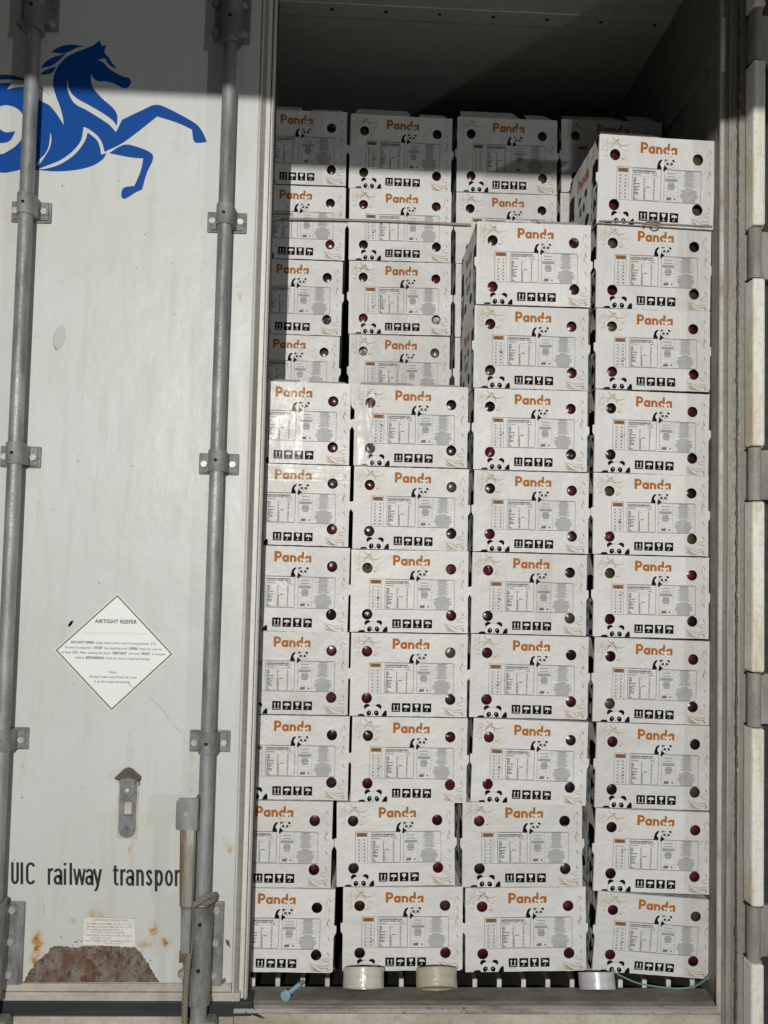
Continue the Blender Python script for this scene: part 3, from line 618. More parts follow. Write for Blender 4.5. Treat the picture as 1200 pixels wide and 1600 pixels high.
# rope tied round the rod, hanging past the handle: three twisted strands
def rope_mat():
    m = mat('rope_fibre', (.215, .19, .145), .85); return m
M['rope'] = rope_mat()
def twist(mb, path, r, pitch, mat, strands=3):
    pts = [Vector(p) for p in path]; L = [0]
    for a, b_ in zip(pts, pts[1:]): L.append(L[-1]+(b_-a).length)
    n = max(8, int(L[-1]/(pitch/9)))
    def P_(t):
        for i in range(len(L)-1):
            if t <= L[i+1] or i == len(L)-2: return pts[i].lerp(pts[i+1], (t-L[i])/(L[i+1]-L[i]))
    sm = [P_(L[-1]*k/n) for k in range(n+1)]
    for s in range(strands):
        o = []; prev = Vector((.3, 1, .2))
        for i, p in enumerate(sm):
            d = (sm[min(i+1, n)]-sm[max(i-1, 0)]).normalized(); a = (prev-d*prev.dot(d)).normalized(); prev = a; b_ = d.cross(a)
            t = 2*math.pi*(L[-1]*i/n/pitch+s/strands); o.append(p+a*(r*.55*math.cos(t))+b_*(r*.55*math.sin(t)))
        mb.tube(o, r*.56, mat, 7)
rp = [(297, 1424, HY+.030), (301, 1415, HY+.012), (310, 1409, HY+.006), (322, 1402, HY+.012), (332, 1399, RY-.012), (333, 1405, RY+.002), (326, 1410, RY-.014), (315, 1410, RY-.024), (306, 1411, RY-.028), (300, 1420, HY+.02), (298, 1440, HY+.022), (297, 1480, HY+.022), (294, 1500, HY+.010), (291, 1530, HY+.012), (289, 1560, HY+.014), (288, 1600, HY+.016), (287, 1680, HY+.018)]
g = MB(); cp = spl([(i, 0) for i in range(2)], False)
def spl3(pts, n=6):
    out = []; P_ = [Vector(p) for p in pts]
    for i in range(len(P_)-1):
        p0, p1, p2, p3 = P_[max(i-1, 0)], P_[i], P_[i+1], P_[min(i+2, len(P_)-1)]
        for k in range(n): t = k/n; out.append(.5*((2*p1)+(p2-p0)*t+(2*p0-5*p1+4*p2-p3)*t*t+(-p0+3*p1-3*p2+p3)*t**3))
    return out+[P_[-1]]
twist(g, spl3([at(*p) for p in rp]), .0068, .030, M['rope'])
o = at(291, 1680, HY); tag(g.build('rope', origin=o), 'twisted beige rope looped round the lock rod and hanging beside the door handle', 'rope')

# ------------------------------------------------------------ cartons
BW, BH, BD = .305, .212, .298
EPS = .00022
def front_outline():
    r = .004; o = rrect(-BW/2, 0, BW/2, BH, r, 3)
    return o
def worn_outline(R):
    """edge of the board with small crushes and rubbed corners"""
    o = []; c = [R.choice((.0015, .003, .006, .009)) for _ in range(4)]; hw = BW/2
    cor = [(-hw, 0, 1, 1), (hw, 0, -1, 1), (hw, BH, -1, -1), (-hw, BH, 1, -1)]
    seq = []
    for i, (x, z, sx, sz_) in enumerate(cor):
        k = c[i] if i in (1, 2) else min(c[i], .003)
        p, q_ = ((x, z+sz_*k), (x+sx*k*.8, z)) if i in (0, 2) else ((x+sx*k*.8, z), (x, z+sz_*k))
        seq += [p, ((p[0]+q_[0]+x)/3+sx*.0002, (p[1]+q_[1]+z)/3+sz_*.0002), q_]
    for a, b_ in zip(seq, seq[1:]+seq[:1]):
        L = math.hypot(b_[0]-a[0], b_[1]-a[1]); n = max(1, int(L/.012))
        for k in range(n):
            t = k/n; j = R.uniform(0, .0009) if n > 3 and 0 < k else 0; x, z = a[0]+(b_[0]-a[0])*t, a[1]+(b_[1]-a[1])*t
            if abs(b_[0]-a[0]) > abs(b_[1]-a[1]): z += j if z < BH/2 else -j
            else: x += j if x < 0 else -j
            o.append((x, z))
    return o
HOLES = [(.138, .224), (.851, .225), (.143, .785), (.857, .790)]; HR = .0138
def U(u): return (u-.5)*BW
def V(v): return (1-v)*BH
def make_front(seed=0):
    g = MB(); RO = random.Random(seed)
    holes = [[(U(u)+HR*math.cos(t), V(v)+HR*math.sin(t)) for t in (2*math.pi*k/24 for k in range(24))][::-1] for u, v in HOLES]
    fl = [[Vector((x, z, 0)) for x, z in lp] for lp in [worn_outline(RO)]+holes]
    tri = tessellate_polygon(fl); al = [p for lp in fl for p in lp]
    g.add([(p.x, 0, p.y) for p in al], [tuple(t) for t in tri], M['carton']); g.add([(p.x, .004, p.y) for p in al], [tuple(t) for t in tri], M['kraft'])
    for i, lp in enumerate(fl):
        n = len(lp); g.add([(p.x, 0, p.y) for p in lp]+[(p.x, .004, p.y) for p in lp], [(i_, (i_+1) % n, (i_+1) % n+n, i_+n) for i_ in range(n)], M['carton'] if i == 0 else M['kraft'])
    for z0, z1, s in ((.098, .122, -1), (.098, .120, 1)):   # little locking tab at each side
        x = s*BW/2; g.prism([[(x-s*.001, z0-.008), (x+s*.0055, z0+.004), (x+s*.0055, z1-.002), (x-s*.001, z1)]], .001, .004, M['carton'])
    F = Flat(g, lambda x, z, layer: (x, -EPS*layer, z)); K = M['pblack']; O = M['orange']; G = M['pgrey']; LG = M['plgrey']; Wt = M['pwhite']
    # the name
    base = V(.187); xh = .0172; cap = .0265; sw = .0066; x = U(.355)
    def stem(x, z0, z1): F.rect(x, base+z0, x+sw, base+z1, O, 1)
    def ring(cx, cz, ro, ri, a0=0, a1=360, layer=1):
        n = 28; p = []
        for k in range(n+1): t = math.radians(a0+(a1-a0)*k/n); p.append((cx+ro*math.cos(t), cz+ro*math.sin(t), cx+ri*math.cos(t), cz+ri*math.sin(t)))
        g.add([(a, -EPS*layer, b_) for a, b_, _, _ in p]+[(c, -EPS*layer, d) for _, _, c, d in p], [(i, i+1, n+2+i, n+1+i) for i in range(n)], O)
    r = xh/2
    # P
    stem(x, 0, cap); F.rect(x+sw*.5, base+cap-.0060, x+.0105, base+cap, O, 2); F.rect(x+sw*.5, base+.0085, x+.0105, base+.0145, O, 2); ring(x+.0105, base+.01725, .00875, .00290, -90, 90, 1)
    x += .0208
    ring(x+r, base+r, r+.0005, r-.0056, layer=2); F.rect(x+xh-.0060, base, x+xh, base+xh, O, 1); x += xh+.0022
    F.rect(x, base, x+.0060, base+xh, O, 1); ring(x+.0086, base+xh-.0086, .0086, .0030, 0, 180, 2); F.rect(x+.0112, base, x+.0172, base+xh-.0086, O, 1); x += .0172+.0022
    ring(x+r, base+r, r+.0005, r-.0056, layer=2); F.rect(x+xh-.0060, base, x+xh, base+cap, O, 1); x += xh+.0022
    ring(x+r, base+r, r+.0005, r-.0056, layer=2); F.rect(x+xh-.0060, base, x+xh, base+xh, O, 1)
    fx = x-.0005; F.ell(fx, base+.0005, .0118, .0092, Wt, 3); 
    for s in (-1, 1): F.ell(fx+s*.0062, base+.0024, .0034, .0024, M['beige'], 4, 12, s*.6)
    for s in (-1, 1): F.ell(fx+s*.0062, base+.0024, .0022, .0015, G, 5, 10, s*.6)
    F.ell(fx, base-.0042, .0016, .0011, M['beige'], 4, 8); F.ell(fx, base-.0068, .0005, .0018, M['beige'], 4, 8)
    # walking panda
    def pp(pts, m, l): F.poly(spl([(U(u), V(v), *k) for u, v, *k in pts], n=4), m, l)
    pp([(.530,.250),(.512,.275),(.502,.320),(.500,.358,1),(.535,.362,1),(.540,.340),(.526,.300),(.548,.250,1)], K, 1)
    pp([(.548,.250,1),(.528,.300),(.542,.335),(.540,.358,1),(.552,.362,1),(.560,.330),(.569,.290),(.584,.250,1)], Wt, 1)
    pp([(.586,.247,1),(.568,.280),(.557,.330),(.555,.374,1),(.566,.377),(.578,.356),(.588,.350),(.593,.290),(.603,.250,1)], K, 1)
    hx_, hz_ = U(.606), V(.293)
    for s in (-1, 1): F.ell(hx_+s*.0098, hz_+.0074, .0038, .0036, K, 1, 14)
    F.ell(hx_, hz_-.0006, .0126, .0098, LG, 2); F.ell(hx_, hz_-.0004, .0121, .0094, Wt, 3)
    for s in (-1, 1): F.ell(hx_+s*.0053, hz_+.0002, .0033, .0038, K, 4, 14, s*.5); F.ell(hx_+s*.0049, hz_+.0010, .0008, .0008, Wt, 5, 6)
    F.poly([(hx_-.0018, hz_-.0026), (hx_+.0018, hz_-.0026), (hx_, hz_-.0064)], K, 4)
    # tables
    tl, tr_, tt, tb = U(.157), U(.884), V(.352), V(.725)
    F.frame(tl, tt, tr_, tb, .0008, G, 1, .004)
    F.frame(U(.157), tt, U(.262), tb, .0006, G, 1, .003)
    F.frame(U(.290), V(.358), U(.540), V(.718), .0010, G, 1, .005); F.frame(U(.565), V(.358), U(.884), V(.722), .0007, G, 1, .004)
    F.rect(U(.168), V(.412), U(.256), V(.366), M['brown'], 1); F.text('SIZE', U(.212), V(.399), .0040, G, 2, width=.0125, bold=.04)
    F.line([(U(.211), V(.42)), (U(.211), V(.715))], .0003, LG, 1)
    for i in range(7):
        v = .452+i*.0405
        for j in range(2): F.text(str(13+2*i+j), U(.189+.045*j), V(v+.006), .0040, G, 2, bold=.04)
        if i: F.line([(U(.163), V(v-.023)), (U(.258), V(v-.023))], .00022, LG, 1)
    F.text('NUTRITION INFORMATION', U(.30), V(.396), .0038, M['pblack'], 2, width=.058, align='L', bold=.04)
    F.text('SERVING SIZE: 100 G', U(.30), V(.414), .0026, M['pblack'], 2, width=.062, align='L', bold=.03)
    F.rect(U(.30), V(.437), U(.366), V(.430), G, 1); F.rect(U(.47), V(.437), U(.505), V(.430), G, 1); F.line([(U(.298), V(.449)), (U(.535), V(.449))], .0003, LG, 1)
    R = random.Random(5)
    for i in range(15):
        v = .463+i*.0166; ww = [.024,.026,.028,.020,.058,.014,.056,.030,.050,.026,.046,.046,.012,.016,.030][i]
        F.rect(U(.302), V(v+.0105), U(.302+ww), V(v+.001), G, 1); F.rect(U(.390), V(v+.0100), U(.406 if i > 6 else .398), V(v), G, 1); F.rect(U(.474), V(v+.0100), U(.484+R.uniform(-.002, .004)), V(v), LG, 1)
    F.rect(U(.406), V(.483), U(.416), V(.477), G, 1); F.rect(U(.410), V(.572), U(.442), V(.563), G, 1)
    F.line([(U(.686), V(.36)), (U(.686), V(.72))], .0004, LG, 1)
    for v in (.378, .413, .445, .553, .603, .650): F.line([(U(.567), V(v)), (U(.686), V(v))], .0003, LG, 1)
    for v, h in ((.394, .7), (.430, .7), (.458, 1), (.469, 1), (.480, 1), (.498, .5), (.512, .5), (.524, .6), (.536, .6), (.547, .6), (.562, .5), (.574, .5)): F.rect(U(.626-.052*h), V(v+.0075), U(.626+.052*h), V(v), LG, 1)
    F.poly([(U(.585), V(.70)), (U(.592), V(.668)), (U(.632), V(.665)), (U(.627), V(.70))], LG, 1); F.ell(U(.660), V(.684), .0022, .0024, G, 1, 10)
    for v in (.372, .395, .418, .440, .462, .484, .506): F.line([(U(.688), V(v)), (U(.882), V(v))], .00025, LG, 1)
    for i in range(17): v = .363+i*.0108; h = R.uniform(.032, .052); F.rect(U(.780-h), V(v+.0050), U(.780+h), V(v), LG, 1)
    for i in range(13): v = .553+i*.0128; h = R.uniform(.05, .078)*(1 if i > 1 else .5); F.rect(U(.780-h), V(v+.0062), U(.780+h), V(v), LG, 1)
    # handling marks
    for i in range(4):
        cx, cz = U(.393+.0885*i), V(.893); h = .0112; F.rect(cx-h, cz-h, cx+h, cz+h, K, 1)
        if i == 0:
            for s in (-1, 1): F.rect(cx+s*.0045-.0010, cz-.0055, cx+s*.0045+.0010, cz+.0030, Wt, 2); F.poly([(cx+s*.0045-.0028, cz+.0030), (cx+s*.0045+.0028, cz+.0030), (cx+s*.0045, cz+.0078)], Wt, 2)
            F.rect(cx-.0085, cz-.0082, cx+.0085, cz-.0070, Wt, 2)
        elif i == 1:
            F.poly(spl([(cx-.0080, cz+.0015, 1), (cx-.0045, cz+.0058), (cx+.0045, cz+.0058), (cx+.0080, cz+.0015, 1), (cx+.004, cz+.0000), (cx-.004, cz+.0000)], n=3), Wt, 2); F.rect(cx-.0007, cz-.0075, cx+.0007, cz+.001, Wt, 2); F.rect(cx-.0045, cz-.0080, cx+.0007, cz-.0066, Wt, 2)
        elif i == 2:
            F.poly(spl([(cx-.0048, cz+.0082, 1), (cx+.0048, cz+.0082, 1), (cx+.0045, cz+.0030), (cx+.0015, cz-.0005), (cx-.0015, cz-.0005), (cx-.0045, cz+.0030)], n=3), Wt, 2); F.rect(cx-.0007, cz-.0070, cx+.0007, cz, Wt, 2); F.rect(cx-.0038, cz-.0082, cx+.0038, cz-.0068, Wt, 2)
        else:
            F.poly(spl([(cx-.0070, cz-.0005, 1), (cx-.0050, cz+.0045), (cx+.0005, cz+.0062), (cx+.0060, cz+.0045), (cx+.0085, cz-.0005, 1), (cx+.0040, cz+.0008), (cx-.002, cz+.0008)], n=3), Wt, 2); F.rect(cx+.0002, cz-.0068, cx+.0014, cz+.001, Wt, 2); F.rect(cx-.0035, cz-.0078, cx+.0012, cz-.0064, Wt, 2)
            for k in range(3): F.ell(cx-.0075+.0022*k, cz+.0075-.0012*(k % 2), .0006, .0010, Wt, 2, 6)
    # peeking panda at the foot
    cx, cz = U(.196), V(.960)
    def clipell(x_, z_, rx, rz, m, l, rot=0, n=24):
        c, d = math.cos(rot), math.sin(rot); p = []
        for k in range(n): t = 2*math.pi*k/n; a, b_ = x_+rx*math.cos(t)*c-rz*math.sin(t)*d, z_+rx*math.cos(t)*d+rz*math.sin(t)*c; p.append((a, max(b_, .0006)))
        g.add([(a, -EPS*l, b_) for a, b_ in p], [tuple(range(n))], m)
    for s in (-1, 1): F.ell(cx+s*.0148, cz+.0150, .0082, .0076, K, 1, 18)
    clipell(cx, cz, .0235, .0185, LG, 2); clipell(cx, cz, .0231, .0181, Wt, 3)
    for s in (-1, 1): clipell(cx+s*.0098, cz-.0005, .0060, .0070, K, 4, s*.5); F.ell(cx+s*.0085, cz+.0015, .0013, .0013, Wt, 5, 8)
    clipell(cx, cz-.0042, .0018, .0012, K, 4); clipell(cx-.0285, .0015, .0105, .0040, K, 1)
    F.poly(spl([(cx+.0235, .0008, 1), (cx+.0265, .008), (cx+.0330, .0150), (cx+.0365, .0120), (cx+.0370, .0008, 1)], n=4), K, 4)
    F.line([(cx-.001, cz+.0190), (cx+.001, cz+.0215)], .0006, LG, 4)
    # leaf sprays
    R = random.Random(9)
    def leaf(x, z, ang, L, w_, m, bend):
        pts = [(x+math.cos(ang+bend*t)*L*t, z+math.sin(ang+bend*t)*L*t) for t in (k/8 for k in range(9))]; run = []
        for p in pts+[None]:
            if p and all(math.hypot(p[0]-U(a), p[1]-V(b_)) > HR+.002 for a, b_ in HOLES) and abs(p[0]) < BW/2-.002 and .002 < p[1] < BH-.002: run.append(p)
            else:
                if len(run) > 2: F.line(run, w_, m, 1, True)
                run = []
    for k in range(24): leaf(U(.015+R.random()*.10), V(.30-.24*R.random()), math.radians(R.uniform(-15, 80)), R.uniform(.022, .055), .0010, M['lbeige'], R.uniform(-.9, .9))
    for k in range(4): leaf(U(.15), V(.075), math.radians((205, 160, -20, -60)[k]), (.030, .022, .038, .036)[k], .0030, M['lbeige'], (.6, -.5, -1.2, 1.0)[k])
    F.ell(U(.155), V(.062), .0050, .0022, M['beige'], 2, 10, .4); F.ell(U(.205), V(.265), .0055, .0014, M['beige'], 2, 10, -.3)
    for k in range(7): leaf(U(.79+.02*R.random()), V(.86+.018*k), math.radians(R.uniform(-38, 4)), R.uniform(.040, .066), .0020, M['beige'] if k % 2 else M['lbeige'], R.uniform(-.9, .9))
    for k in range(4): leaf(U(.975), V(.86+.03*k), math.radians(R.uniform(195, 240)), .030, .0018, M['beige'], R.uniform(-.8, .8))
    for k in range(11): leaf(U(.930+.045*R.random()), V(.08+.30*R.random()), math.radians(R.uniform(245, 300)), R.uniform(.016, .034), .0011, M['lbeige'], R.uniform(-.8, .8))
    for v in (.13, .37, .59, .77, .955): F.line([(U(.946), V(v-.022)), (U(.956), V(v+.002)), (U(.966), V(v+.026))], .0017, G, 2, True)
    return g.build('front_panel')
def make_side(s):
    """printed side wall; s=-1 left, 1 right"""
    g = MB(); x = s*BW/2; xi = s*(BW/2-.004); z0, z1 = .0006, BH-.0006
    g.box((min(x, xi), .0042, z0), (max(x, xi), BD-.0042, z1), M['carton'])
    F = Flat(g, lambda d, z, layer: (x+s*EPS*layer, d, z)); K = M['pblack']; Wt = M['pwhite']
    for d0, sg in ((.005, 1), (BD-.005, -1)):
        D = lambda d: d0+sg*d
        F.poly([(D(0), z1), (D(.030), z1), (D(.030), BH*.72), (D(0), BH*.72)], K, 1)
        F.poly([(D(.030), BH*.985), (D(.0), BH*.80), (D(.0), BH*.735), (D(.030), BH*.765)], Wt, 2)
        F.rect(D(0), BH*.46, D(.052), BH*.745, K, 1)
        F.poly([(D(0), BH*.44), (D(.030), BH*.40), (D(.034), BH*.25), (D(.032), .002), (D(0), .002)], K, 1)
        for e, (dd, zz, rx, rz) in enumerate(((.010, .32, .0042, .0125), (.022, .36, .0040, .0120), (.012, .14, .0050, .0160), (.025, .12, .0030, .013))): F.ell(D(dd), BH*zz, rx, rz, Wt, 2, 14)
    # artwork in the middle of the wall
    F.text('Panda', BD*.45 if s < 0 else BD*.5, BH*.70, .030, M['orange'], 1, width=.12, bold=.04) if s > 0 else Flat(g, lambda d, z, layer: (x-EPS*layer, BD-d, z)).text('Panda', BD*.5, BH*.70, .030, M['orange'], 1, width=.12, bold=.04)
    for cx, cz in ((BD*.5, BH*.40),):
        for q_ in (-1, 1): F.ell(cx+q_*.030, cz+.030, .014, .013, K, 1); 
        F.ell(cx, cz, .042, .034, M['plgrey'], 2); F.ell(cx, cz, .0408, .0328, Wt, 3)
        for q_ in (-1, 1): F.ell(cx+q_*.017, cz, .010, .013, K, 4, 16, q_*.5)
        F.ell(cx, cz-.012, .004, .003, K, 4); F.ell(cx-.052, cz-.042, .022, .014, K, 1); F.ell(cx+.052, cz-.042, .022, .014, K, 1)
    F.rect(.045, BH*.10, .060, BH*.62, M['teal'] if s < 0 else K, 1)
    for zz in (.22, .36, .50): F.ell(.0525, BH*zz, .004, .009, Wt, 2, 12)
    F.rect(BD-.062, BH*.10, BD-.047, BH*.52, K, 1)
    return g.build('side_panel')
def make_body():
    g = MB(); t = .004
    g.box((-BW/2, BD-t, .0004), (BW/2, BD, BH-.0004), M['carton'])
    g.box((-BW/2+t, t, .0004), (BW/2-t, BD-t, t), M['kraft']); return g.build('base_and_back')
def make_lid():
    g = MB(); t = .003
    g.box((-BW/2+.002, .0045, BH-t-.0005), (BW/2-.002, BD*.49, BH-.0006), M['carton']); g.box((-BW/2+.002, BD*.51, BH-t-.0005), (BW/2-.002, BD-.0045, BH-.0006), M['carton']); return g.build('lid_flaps')
FV = [make_front(k) for k in range(5)]
protos = dict(front=FV[0], left=make_side(-1), right=make_side(1), body=make_body(), lid=make_lid())
def flap_mesh(lift, x0, x1, y0=.004):
    """a lid flap sprung upward, hinged along the front edge"""
    g = MB(); c, s = math.cos(lift), math.sin(lift); L = .11
    vs_ = [(x0, y0, BH), (x1, y0, BH), (x1-.01, y0+L*c, BH+L*s), (x0+.01, y0+L*c, BH+L*s)]
    g.add(vs_, [(0, 1, 2, 3)], M['carton']); g.add([(a, b_+.0005, z-.003) for a, b_, z in vs_], [(3, 2, 1, 0)], M['kraft'])
    g.add([vs_[0], vs_[1], (vs_[1][0], vs_[1][1], BH-.003), (vs_[0][0], vs_[0][1], BH-.003)], [(0, 1, 2, 3)], M['kraft'])
    a, b_ = vs_[2], vs_[3]; g.add([a, b_, (b_[0], b_[1], b_[2]-.003), (a[0], a[1], a[2]-.003)], [(0, 1, 2, 3)], M['kraft'])
    return g.build('lid_flap')
GRP = 'printed fruit cartons stacked in the container'; GF = 'fruit seen through the carton vent holes'
def fruit_mesh():
    bm = bmesh.new(); bmesh.ops.create_icosphere(bm, subdivisions=4, radius=.031)
    for v in bm.verts:
        n = v.co.normalized(); v.co *= 1+.025*math.sin(3*n.x+1)*math.cos(4*n.z)
        if n.z > .8: v.co.z -= (n.z-.8)*.03
    me = bpy.data.meshes.new('fruit'); bm.to_mesh(me); bm.free()
    for p in me.polygons: p.use_smooth = True
    return me
FME = []
for nm, m in FM: me = fruit_mesh(); me.materials.append(m); FME.append((nm, me))
HN = ['upper left', 'upper right', 'lower left', 'lower right']
ORD = ['top', 'second', 'third', 'fourth', 'fifth', 'sixth', 'seventh', 'eighth', 'ninth', 'bottom']
RF = random.Random(21); first = [True]; RB = random.Random(4)
def tape_strip(par, u0, u1, v0, v1, seed):
    R = random.Random(seed); g = MB(); n, m_ = 10, 16
    pts = [[(U(u0+(u1-u0)*i/n), -.0016-R.random()*.0007, V(v0+(v1-v0)*j/m_)) for j in range(m_+1)] for i in range(n+1)]
    g.add([p for r_ in pts for p in r_], [(i*(m_+1)+j, (i+1)*(m_+1)+j, (i+1)*(m_+1)+j+1, i*(m_+1)+j+1) for i in range(n) for j in range(m_)], M['tape'], True)
    o = g.build('packing_tape'); o.parent = par; return o
def pen_mark(par, u, v, m, seed):
    R = random.Random(seed); g = MB(); F = Flat(g, lambda x, z, layer: (x, -EPS*layer, z)); x, z = U(u), V(v)
    pts = [(x+R.uniform(-.005, .006), z+R.uniform(-.004, .004)) for _ in range(6)]
    if R.random() < .5: pts = [(x-.004, z+.001), (x-.001, z-.004), (x+.008, z+.005)]
    F.line(pts, .0014, m, 6); o = g.build('pen_mark'); o.parent = par
def carton(tl, tr_, bl, Y, label, where, holes=(0, 1, 2, 3), lid=None, tape=(), pen=None, yaw=0, W_=None):
    a, c = at(*tl, Y), at(*bl, Y)
    b_ = at(*tr_, Y); wd = (b_-a).length; hd = (a-c).length
    roll = math.atan2(b_.z-a.z, b_.x-a.x)
    # shear-free rigid placement: centre of the foot edge
    ux = Vector((math.cos(roll), 0, math.sin(roll))); uz = Vector((-math.sin(roll), 0, math.cos(roll)))
    mid_x = ((a+ux*wd/2) + (c+ux*wd/2))/2
    sz = (hd-.0008)/BH
    pos = mid_x - uz*(BH*sz/2); pos.y = Y + RB.uniform(-.0025, .0025)
    e = empty('fruit_carton', pos, (0, -roll, yaw+RB.uniform(-.004, .004))); e.scale = (wd/BW, 1, sz)
    tag(e, label, 'carton', GRP)
    fp = None
    for k, pr in protos.items():
        if k == 'lid' and lid: continue
        if k == 'front': pr = FV[RB.randrange(5)]
        o = pr.copy(); C.objects.link(o); o.parent = e
        if k == 'front': fp = o
    if lid:
        for x0, x1, ang in lid: o = flap_mesh(ang, x0, x1); o.parent = e
        g = MB(); g.box((-BW/2+.002, BD*.49, BH-.0035), (BW/2-.002, BD-.0045, BH-.0006), M['carton']); o = g.build('lid_flap'); o.parent = e
    for i, tp in enumerate(tape): tape_strip(e, *tp, hash((tl, i)) % 1000)
    if pen: pen_mark(fp, pen[0], pen[1], pen[2], int(tl[0]+tl[1]))
    bpy.context.view_layer.update(); mw = e.matrix_world.copy()
    for h in holes:
        rr = RF.random(); nm, me = FME[0 if rr < .44 else (1 if rr < .57 else 2)]
        u, v = HOLES[h]; p = mw @ Vector((U(u)+RF.uniform(-.003, .003), .037+RF.uniform(0, .012), V(v)+RF.uniform(-.003, .003)))
        o = bpy.data.objects.new('fruit', me); C.objects.link(o); o.location = p; o.rotation_euler = (RF.uniform(0, 6), RF.uniform(0, 6), RF.uniform(0, 6)); s = RF.uniform(.88, 1.04); o.scale = (s, s, s)
        tag(o, f'{nm} fruit in the {HN[h]} hole of {where}', 'fruit', GF)
    return e
YF, YB = 2.13, 2.44
def close_up(L):
    """each carton of a stack reaches down to the next one"""
    return [(a, b_, (c[0], n[0][1]-.5)) for (a, b_, c), n in zip(L, L[1:])]+[L[-1]]
PB, PR = M['pen_blue'], M['pen_red']
tp = lambda a, c=0., d=1.: (a, a+.15, c, d)
# rightmost front stack: top-left, top-right, bottom-left in the picture
c4 = [((938,209),(1119,221),(931,343)),((934,349),(1112,358),(930,477)),((932,481),(1110,487),(930,604)),((930,608),(1108,616),(928,735)),((928,738),(1108,743),(926,862)),((928,866),(1108,871),(926,990)),
      ((928,995),(1109,1002),(928,1124)),((932,1128),(1113,1134),(929,1258)),((930,1262),(1113,1269),(927,1388)),((934,1392),(1115,1406),(926,1517))]
pens4 = {2: (.23,.64,PB), 3: (.24,.55,PB), 4: (.23,.60,M['pblack']), 5: (.23,.48,PB), 7: (.235,.61,PB), 8: (.235,.50,PB), 9: (.235,.62,PB)}
lab4 = ['white carton tilted on top of the rightmost front stack, above the twine', None, None, None, None, None, None, None, None, 'tilted white carton at the foot of the rightmost stack, teal strap below it']
for i, q_ in enumerate(close_up(c4)):
    n = ORD[i] if i < 9 else 'bottom'
    carton(*q_, YF-.012 if i == 0 else YF, lab4[i] or f'white fruit carton, {n} from the top in the rightmost stack beside the door post', f'the {n} carton, rightmost stack', pen=pens4.get(i),
           lid=[(-BW/2+.01, .02, .50), (.03, BW/2-.01, .44)] if i == 0 else None, tape=[tp(.70)] if i == 1 else [])
c3 = [((746,346),(924,352),(743,472)),((743,476),(921,482),(739,601)),((742,606),(919,611),(739,729)),((741,734),(920,739),(739,857)),((739,862),(918,867),(735,984)),((735,990),(919,995),(734,1115)),
      ((739,1121),(918,1128),(736,1248)),((724,1253),(911,1253),(721,1382)),((727,1387),(915,1385),(727,1519))]
pens3 = {1: (.235,.56,PB), 2: (.235,.56,PB), 4: (.235,.58,M['pblack']), 5: (.23,.60,M['pblack']), 6: (.235,.58,PB)}
for i, q_ in enumerate(close_up(c3)):
    n = ORD[i] if i < 8 else 'bottom'
    carton(*q_, YF, f'white fruit carton, {n} in the front stack left of the rightmost one' if i in (0, 8) else f'white fruit carton, {n} from the top in the stack left of the rightmost one', f'the {n} carton, third front stack', pen=pens3.get(i),
           lid=[(-BW/2+.01, .00, .40), (.02, BW/2-.01, .44)] if i == 0 else None, tape=[tp(.02)] if i < 2 else ([tp(.55)] if i == 4 else []))
c2 = [((554,600),(731,605),(553,724)),((553,728),(732,733),(551,852)),((549,858),(732,861),(547,983)),((548,988),(730,991),(547,1114)),((550,1119),(730,1122),(548,1248)),((527,1253),(711,1251),(525,1381)),((536,1386),(723,1385),(535,1518))]
pens2 = {0: (.24,.50,PB), 2: (.235,.58,M['pblack']), 4: (.235,.60,PB), 6: (.235,.64,PB)}
for i, q_ in enumerate(close_up(c2)):
    n = ORD[i] if i < 6 else 'bottom'
    carton(*q_, YF, f'white fruit carton, {n} in the second front stack from the closed door' if i in (0, 6) else f'white fruit carton, {n} from the top in the second front stack from the door', f'the {n} carton, second front stack', pen=pens2.get(i),
           lid=[(-BW/2+.01, .01, .27), (.035, BW/2-.01, .25)] if i == 0 else None, tape=[tp(.03)] if i == 0 else [])
W1 = 183
c1 = [((547,599),(545,723)),((546,728),(544,851)),((545,856),(543,984)),((544,988),(543,1115)),((545,1119),(543,1247)),((518,1252),(517,1384)),((521,1389),(521,1521))]
for i, (tr_, br) in enumerate(c1):
    if i < len(c1)-1: br = (br[0], c1[i+1][0][1]-.5+(6.0 if i < 3 else 3.0)-(6.0 if i < 2 else 3.0))
    w_ = W1 if i < 5 else 187; sl = 6.0 if i < 3 else 3.0; n = ORD[i] if i < 6 else 'bottom'
    carton((tr_[0]-w_, tr_[1]-sl), tr_, (br[0]-w_+1, br[1]-sl), YF, f'white fruit carton half hidden by the closed door, {n} of its front stack', f'the {n} carton beside the door', holes=(1, 3),
           lid=[(-BW/2+.01, .02, .26), (.04, BW/2-.01, .24)] if i == 0 else None, tape=[(.22, .60, .0, 1.)] if i == 0 else ([(.2, .99, .0, .22)] if i == 1 else ([tp(.5, .7, 1.)] if i == 3 else [])))
